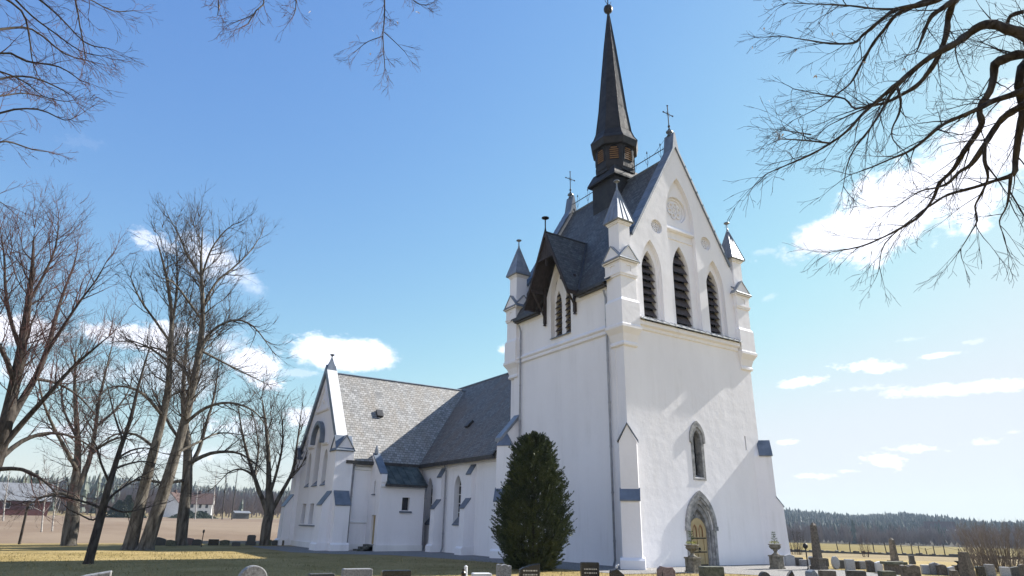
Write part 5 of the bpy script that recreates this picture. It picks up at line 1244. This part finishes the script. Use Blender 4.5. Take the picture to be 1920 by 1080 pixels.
d = onground(1675, 1076); c = at(1675, 1053, d); t = thing("grave_monument", "broad weathered monument with overhanging flat slab top at the right", "monument", (c.x, c.y, 0)); t.rotation_euler = (0,0,R(-38))
b = MB(); b.box(-.33,.33,-.2,.2,-.1,c.z-.1); b.build("block", M['g_brown'], t); b = MB(); b.box(-.42,.42,-.27,.27,c.z-.1,c.z); b.build("slab", M['g_moss'], t)
d = onground(1797, 1077); c = at(1797, 1060, d); t = thing("grave_monument", "dark square monument carrying a small shallow bronze bowl at the right", "monument", (c.x, c.y, 0)); t.rotation_euler = (0,0,R(-38))
b = MB(); b.box(-.2,.2,-.14,.14,-.1,c.z); b.build("block", M['g_black'], t); b = MB(); b.lathe([(.08,c.z),(.03,c.z+.04),(.03,c.z+.08),(.11,c.z+.13),(.14,c.z+.17),(.12,c.z+.17)], 0, 0, 12); b.build("bowl", M['bronze'], t)
# small grave furniture
def at_foot(px, py): d = onground(px, py); c = at(px, py, d); return c.x, c.y, d
x, y, d = at_foot(1516, 1070)
t = thing("lamp_post", "thin black lamp post with round globe head among the right-hand graves", "lamp post", (x, y, 0)); ht = at(1512, 1024, d).z
b = MB(); b.tube([(0,0,-.1),(0,0,ht-.1)], .025, 6); b.lathe([(.06,0),(.06,.05),(.02,.12)], 0, 0, 8); b.build("pole", M['iron'], t); b = MB(); b.lathe([(.02,ht-.12),(.08,ht-.07),(.11,ht),(.08,ht+.08),(.02,ht+.12)], 0, 0, 12); b.build("globe", M['iron'], t, True)
x, y, d = at_foot(1500, 1060.5); t = thing("grave_lantern", "small white lantern standing before the low grey grave by the globe lamp", "lantern", (x, y, 0))
b = MB(); b.lathe([(.09,0),(.10,.03),(.07,.05),(.07,.2),(.10,.22),(.03,.30),(.01,.34)], 0, 0, 8); b.build("body", M['g_white'], t)
c = at(890, 1076, 17.0); t = thing("grave_cross", "little white post standing on the low marble slab", "grave marker", (c.x-.08, c.y+.3, 0)); ht = at(890, 1065, 17).z
b = MB(); b.tube([(0,0,-.1),(0,0,ht)], [.05,.045], 8); b.lathe([(.045,ht),(.05,ht+.02),(.0,ht+.05)], 0, 0, 8); b.build("post", M['g_white'], t)
c = at(869, 1076, 17.0); t = thing("grave_figure", "small dark bronze figure left of the low marble slab", "figurine", (c.x, c.y, 0)); ht = at(869, 1069, 17).z
b = MB(); b.lathe([(.07,-.1),(.07,ht-.2),(.05,ht-.12),(.06,ht-.06),(.03,ht-.02),(.035,ht+.02),(.0,ht+.05)], 0, 0, 8); b.build("body", M['bronze'], t)
x, y, d = at_foot(377, 1026); t = thing("lantern_pole", "thin dark lantern pole standing among the gravestones by the field", "pole", (x, y, 0)); ht = at(378, 998, d).z
b = MB(); b.tube([(0,0,-.1),(0,0,ht)], .025, 5); b.build("pole", M['iron'], t); b = MB(); b.lathe([(.03,ht-.04),(.06,ht),(.06,ht+.1),(.02,ht+.16)], 0, 0, 6); b.build("head", M['iron'], t)
x, y, d = at_foot(36, 1021); t = thing("street_lamp", "leaning dark street lamp pole with short arm at the left field edge", "street lamp", (x, y, 0)); top = at(54, 940, d)
b = MB(); tx, ty, tz_ = top.x-x, top.y-y, top.z; b.tube([(0,0,-.2),(tx,ty,tz_)], [.08,.06], 6); b.build("pole", M['bark_dark'], t); b = MB(); b.tube([(tx,ty,tz_-.15),(tx+.35,ty-.1,tz_-.05)], .03, 5); b.tube([(tx-.25,ty,tz_-.02),(tx+.15,ty,tz_-.02)], .05, 5); b.build("arm", M['iron'], t); b = MB(); b.box(tx+.25,tx+.65,ty-.2,ty,tz_-.08,tz_+.04); b.build("lamp_head", M['iron'], t)

# ------------------------------------------------------------------ stone wall and fence along the meadow
w_ = MB(); rw = random.Random(4)
azs = frange(52, 70, 90)
for i in range(90):
    h = .16+.16*rw.random()
    p, q = polar(azs[i], 87), polar(azs[i+1]+.03, 87); p2, q2 = polar(azs[i], 87.8), polar(azs[i+1]+.03, 87.8)
    w_.hexa([(a[0],a[1],a[2]-.3) for a in (p,q,q2,p2)], [(p[0],p[1],p[2]+h),(q[0],q[1],q[2]+h*rw.uniform(.8,1.1)),(q2[0],q2[1],q2[2]+h),(p2[0],p2[1],p2[2]+h)])
tag(w_.build("stone_wall", M['g_dark']), "low dark tumbled stone wall along the near edge of the right-hand meadow", "wall")
fence = thing("wire_fence", "old wire fence with crooked wooden posts along the dark wall by the meadow", "fence", polar(60, 88.5))
fb = Vector(polar(60, 88.5)); pl_ = []
for px in (1573,1595,1640,1663,1693,1711,1725,1739,1753,1772,1800):
    p = at(px, 1040, 88.5); a_, r_ = azr(p.x, p.y); g = Vector(polar(a_, 88.5)); h = rw.uniform(.8,1.3); l = rw.uniform(-.25,.15); pl_.append(g+Vector((0,0,h*.8)))
    b = MB(); b.tube([tuple(g-fb-Vector((0,0,.2))), tuple(g-fb+Vector((l,0,h)))], [.06,.045], 5); b.build("post", M['bark_dark'], fence)
b = MB(); b.tube([tuple(p-fb) for p in pl_], .012, 3); b.build("wire", M['iron'], fence)

# ------------------------------------------------------------------ farm buildings
M['red'] = simple('falu_red_boards', (.075,.025,.022), (.11,.038,.033), 3, .85, 0, .2, .2); M['tile'] = simple('red_brown_roof_tiles', (.06,.038,.032), (.095,.058,.048), 1.5, .8, 0, .2, .2); M['sheet'] = simple('grey_sheet_roof', (.16,.165,.17), (.22,.225,.23), .6, .5, .2, .4, 0); M['whiteboard'] = simple('white_boards', (.50,.50,.49), (.60,.60,.59), 2, .7, 0, .2, .1)
def house(px, dist, L, Wd, hw, hr, wm, rm, name, label, cat, yaw, wins):
    az, _ = azr(*at(px, 960, dist)[:2]); c = polar(az, dist); t = thing(name, label, cat, c); t.rotation_euler = (0,0,R(yaw))
    b = MB(); b.prism([(-Wd/2,-1),(Wd/2,-1),(Wd/2,hw),(0,hr),(-Wd/2,hw)], -L/2, L/2, lambda u, v, q: (q, u, v)); w = b.build("wall", M[wm], t)
    b = MB(); e = .6; k = (hr-hw)/(Wd/2)
    for s in (-1,1):
        b.loft([[(-L/2-.4,s*(Wd/2+e),hw-e*k+.02),(L/2+.4,s*(Wd/2+e),hw-e*k+.02),(L/2+.4,0,hr+.02),(-L/2-.4,0,hr+.02)],[(-L/2-.4,s*(Wd/2+e),hw-e*k+.22),(L/2+.4,s*(Wd/2+e),hw-e*k+.22),(L/2+.4,0,hr+.25),(-L/2-.4,0,hr+.25)]])
    r = b.build("roof", M[rm], t)
    for (x, z, ww, hh) in wins:
        f = MB(); f.box(x-ww/2-.1,x+ww/2+.1,-Wd/2-.06,-Wd/2-.005,z-.1,z+hh+.1); fo = f.build("window", M['whiteboard'], w); g = MB(); g.box(x-ww/2,x+ww/2,-Wd/2-.08,-Wd/2-.065,z,z+hh); g.build("pane", M['glass'], fo)
    if cat == 'house': b = MB(); b.box(-.5,.5,-.4,.4,hr-.5,hr+1.2); b.build("chimney", M['tile'], r)
    return t
house(-30,270,32,14,4.6,9.6,'red','sheet',"barn","long red barn with pale grey sheet roof beyond the left field","barn",6,[(x,2.0,1.6,1.5) for x in (-10,-4,5,11)])
house(322,300,9,8,5.0,9.0,'whiteboard','tile',"farmhouse","white farmhouse with red-brown tiled gable roof behind the leaning tree","house",62,[(-2.5,.8,1,1.5),(0,.8,1,1.5),(2.5,.8,1,1.5),(-2,3.6,1,1.3),(2,3.6,1,1.3)])
house(368,310,12,9,5.2,9.0,'whiteboard','tile',"farmhouse","broad white farmhouse right of the gabled one, half hidden by the mossy trunk","house",-14,[(x,z,1,1.4) for x in (-4,-1.5,1.5,4) for z in (.9,3.4)])
house(452,270,5,4,2.0,2.5,'g_dark','sheet',"shed","small grey flat shed standing by the farm road","shed",5,[])
house(1757,505,16,9,5,9,'whiteboard','tile',"farmhouse","tiny white farmhouse among the trees on the right-hand hill","house",-70,[(-3,1,1.2,1.5),(3,1,1.2,1.5)])

# ------------------------------------------------------------------ far trees
def conifer(b, x, y, z, h, r, rnd, n=6):
    lev = 4
    for k in range(lev):
        z0 = z+h*(.08+.22*k); z1 = min(z+h, z0+h*.38); rr = r*(1-.8*k/lev)*rnd.uniform(.85,1.15); a0 = rnd.random()*6
        ring = [(x+rr*rnd.uniform(.65,1.2)*math.cos(a0+2*math.pi*j/n), y+rr*rnd.uniform(.65,1.2)*math.sin(a0+2*math.pi*j/n), z0+rnd.uniform(-.03,.05)*h) for j in range(n)]
        kk = len(b.v); b.v += ring+[(x+rnd.uniform(-.1,.1)*r, y, z1 if k < lev-1 else z+h)]
        for j in range(n): b.f.append((kk+j, kk+(j+1) % n, kk+n))
def barefan(b, x, y, z, h, r, rnd, n=34, w=.05):
    for k in range(n):
        t = rnd.random(); a = rnd.random()*6.283; z0 = z+h*(.15+.55*t*rnd.random()); rr = r*rnd.uniform(.25,1)*math.sin(math.pi*min(.95,.25+.7*t)); z1 = min(z+h, z0+h*rnd.uniform(.2,.45)); ca, sa = math.cos(a), math.sin(a)
        x1, y1 = x+rr*ca, y+rr*sa; c = w*rnd.uniform(.6,1.4); xx0, yy0 = x+rr*.15*ca, y+rr*.15*sa
        b.face([(xx0-c,yy0+c*.5,z0),(xx0+c,yy0-c*.5,z0),(x1,y1,z1)])
    b.face([(x-w*3,y,z),(x+w*3,y,z),(x,y,z+h*.85)])
M['fir'] = leafmat('fir_forest', (.020,.032,.024), (.062,.078,.052), .03); M['scrub'] = simple('bare_wood_twigs', (.115,.088,.078), (.21,.165,.145), .05, .95, 0, .1, 0)
rf_ = random.Random(9); fb_, sb_ = MB(), MB()
def scatter(n, a0, a1, r0, r1, fn):
    for _ in range(n):
        a = rf_.uniform(a0, a1); r = math.sqrt(rf_.uniform(r0*r0, r1*r1)); fn(a, r, polar(a, r))
def mixed(pc, hc, hb):
    def f(a, r, p):
        h = rf_.uniform(.6,1.15) if rf_.random() < .92 else rf_.uniform(1.1,1.4)
        if rf_.random() < pc: conifer(fb_, p[0], p[1], p[2]-1, hc*h, hc*.21*h, rf_)
        else: barefan(sb_, p[0], p[1], p[2]-.5, hb*h, hb*.36*h, rf_, 40, .10)
    return f
scatter(2600, 48, 78, 455, 760, mixed(.84, 8.2, 7.5)); scatter(3600, 48, 78, 700, 965, mixed(.95, 8.2, 7.5)); scatter(900, 48, 78, 343, 470, mixed(.05, 9, 8.5)); scatter(300, 50, 72, 341, 360, mixed(0, 9, 7))
scatter(70, 58.5, 62.5, 395, 440, mixed(1, 7, 6)); scatter(30, 64.5, 66.5, 470, 500, mixed(1, 7, 6))
scatter(420, -8, 20, 305, 420, mixed(.03, 9, 11)); scatter(500, -8, 3, 400, 560, mixed(.4, 12, 12)); scatter(600, 3, 20, 400, 560, mixed(.05, 9, 11)); scatter(1300, -8, 20, 540, 700, mixed(.6, 10, 9)); scatter(120, -8, 3, 330, 480, mixed(.6, 14, 12))
scatter(1200, 84, 352, 520, 900, mixed(.7, 15, 13))
f = fb_.build("conifer_forest", M['fir']); f['kind'] = 'stuff'; tag(f, "distant dark conifer forest covering the hills", "forest")
f = sb_.build("bare_woodland", M['scrub']); f['kind'] = 'stuff'; tag(f, "distant brown leafless woodland at the foot of the hills", "woodland")
# hedge and single conifers by the farm
for (px, dist, h, r, lab) in ((236,235,6.5,3.2,"dark green spruce clump between the two leaning trunks beyond the field"),(252,238,4.5,3.6,"lower bushy spruce right of the dark clump beyond the field"),(220,240,5,3.4,"bushy spruce left of the dark clump beyond the field"),(352,255,2.6,6,"low dark green hedge bush in front of the white farmhouses"),(376,258,2.4,6,"second low dark hedge bush, right of the other before the farmhouses"),(50,330,16,4,"tall dark spruce behind the red barn's roof")):
    az, _ = azr(*at(px, 960, dist)[:2]); p = polar(az, dist); t = thing("spruce_tree", lab, "tree", p); b = MB(); rr_ = random.Random(px)
    for k in range(2600):
        z = h*rr_.random()**1.3; q = r*(1-z/h)*math.sqrt(rr_.random())+.1; a = rr_.uniform(0,6.28); c = Vector((q*math.cos(a),q*math.sin(a),z)); n_ = (Vector((math.cos(a),math.sin(a),-.2))+rvec(rr_)*.6).normalized(); s_ = n_.cross(rvec(rr_)).normalized()*.13; b.face([c-s_, c+s_, c+n_*.6])
    b.build("crown", M['spruce'], t); b = MB(); b.tube([(0,0,-.3),(0,0,h*.8)], [.2,.05], 5); b.build("trunk", M['bark_dark'], t)
# slim bare trees in the middle distance
def slim(px, py, top, dist, seed, label, mt, name, dens=1.0, lean=6, cat="tree", w=5):
    hpx = py-top
    tree(name, label, cat, dist, [dict(p=[(px,py,w),(px+lean*.3,py-hpx*.35,w*.75),(px+lean*.7,py-hpx*.7,w*.45),(px+lean,top,w*.15)], foot=1, start=.22, jit=.1, sides=6)], seed, (1.3*dens,1.6*dens,1.6,2), (2.6*hpx/110,1.3*hpx/110,.7,.4), (.05,.028,.016,.01), "slim bare trees beyond the churchyard", mt, 'twig', 3, trop=.10, wob=.16)
slim(76,1006,880,75,301,"white-stemmed birch behind the street lamp at the left field edge",'birchbark',"birch_tree",lean=16,w=3.2)
slim(96,1005,900,78,302,"second white birch, right of the one behind the street lamp",'birchbark',"birch_tree",lean=14,w=3)
slim(398,972,880,230,303,"slim birch left of three beyond the stubble field",'birchbark',"birch_tree",.5,8,w=3)
slim(417,970,875,232,304,"dark-stemmed slim tree in the middle of three beyond the stubble field",'bark_dark',"slim_tree",.5,10,w=3)
slim(435,970,870,236,305,"slim tree right of three beyond the stubble field",'bark_dark',"slim_tree",.5,12,w=3)
slim(366,972,900,225,306,"thin white birch close to the white farmhouses",'birchbark',"birch_tree",.5,6,w=2.5)
slim(4,985,880,140,307,"leaning birch before the red barn at the left picture edge",'birchbark',"birch_tree",.8,14,w=3)
slim(178,985,890,210,308,"leafless tree behind the slim leaning one, beyond the field",'bark_dark',"slim_tree",.5,8,w=3)
def shrub(px, py, top, dist, wpx, n, seed, label, mw='twig', name="bare_shrub"):
    c = at(px, py, dist); a_, r_ = azr(c.x, c.y); g = Vector(polar(a_, r_)); k = (c-CAM).length/1300; H = (py-top)*k*.66; Wd = wpx*k/2; t = thing(name, label, "shrub", tuple(g)); b = MB(); r = random.Random(seed); G = Grow(seed, b, b, (1.2,2.2,3), (H*.45,H*.28,.3), (.012,.007,.005), trop=.14, wob=.15, maxlev=3)
    for i in range(n):
        th = r.uniform(0,6.28); q = math.sqrt(r.random()); x, y = Wd*.55*q*math.cos(th), Wd*.55*q*math.sin(th); L = H*r.uniform(.65,1); e = Vector((x*1.8+r.uniform(-.2,.2), y*1.8, L)); pts = [Vector((x,y,-.1)).lerp(e, j/4)+rvec(r)*.04*L*(j > 0) for j in range(5)]; G.limb(pts, [.016,.013,.010,.007,.004], 1, 4, .15)
    b.build("stems", M[mw], t)
M['twig_pale'] = simple('pale_brown_shoots', (.12,.098,.08), (.23,.19,.155), 1.5, .9, 0, .15, 0)
shrub(1880,1072,978,38,105,120,401,"big dense bare shrub filling the lower right corner behind the gravestones",'twig_pale'); shrub(1838,1068,992,42,60,50,404,"pale bare shrub left of the big dense one at the lower right",'twig_pale')
shrub(1492,1040,985,62,40,26,402,"bare shrub behind the first gravestones right of the tower",'twig'); shrub(1625,1052,1012,60,18,14,403,"small reddish bare shrub at the near edge of the meadow",'twig_red')

# ------------------------------------------------------------------ air
hb = MB(); hb.box(-1300, 1300, -1300, 1300, -25, 60)
hz = bpy.data.materials.new("haze"); hz.use_nodes = True; ht_ = hz.node_tree; ht_.nodes.clear()
pv = N(ht_, 'ShaderNodeVolumePrincipled'); pv.inputs['Color'].default_value = (.62,.78,1,1); pv.inputs['Density'].default_value = .00017; pv.inputs['Anisotropy'].default_value = .2
mo_ = N(ht_, 'ShaderNodeOutputMaterial'); ht_.links.new(pv.outputs[0], mo_.inputs['Volume'])
ho__ = hb.build("haze", hz); ho__['kind'] = 'stuff'
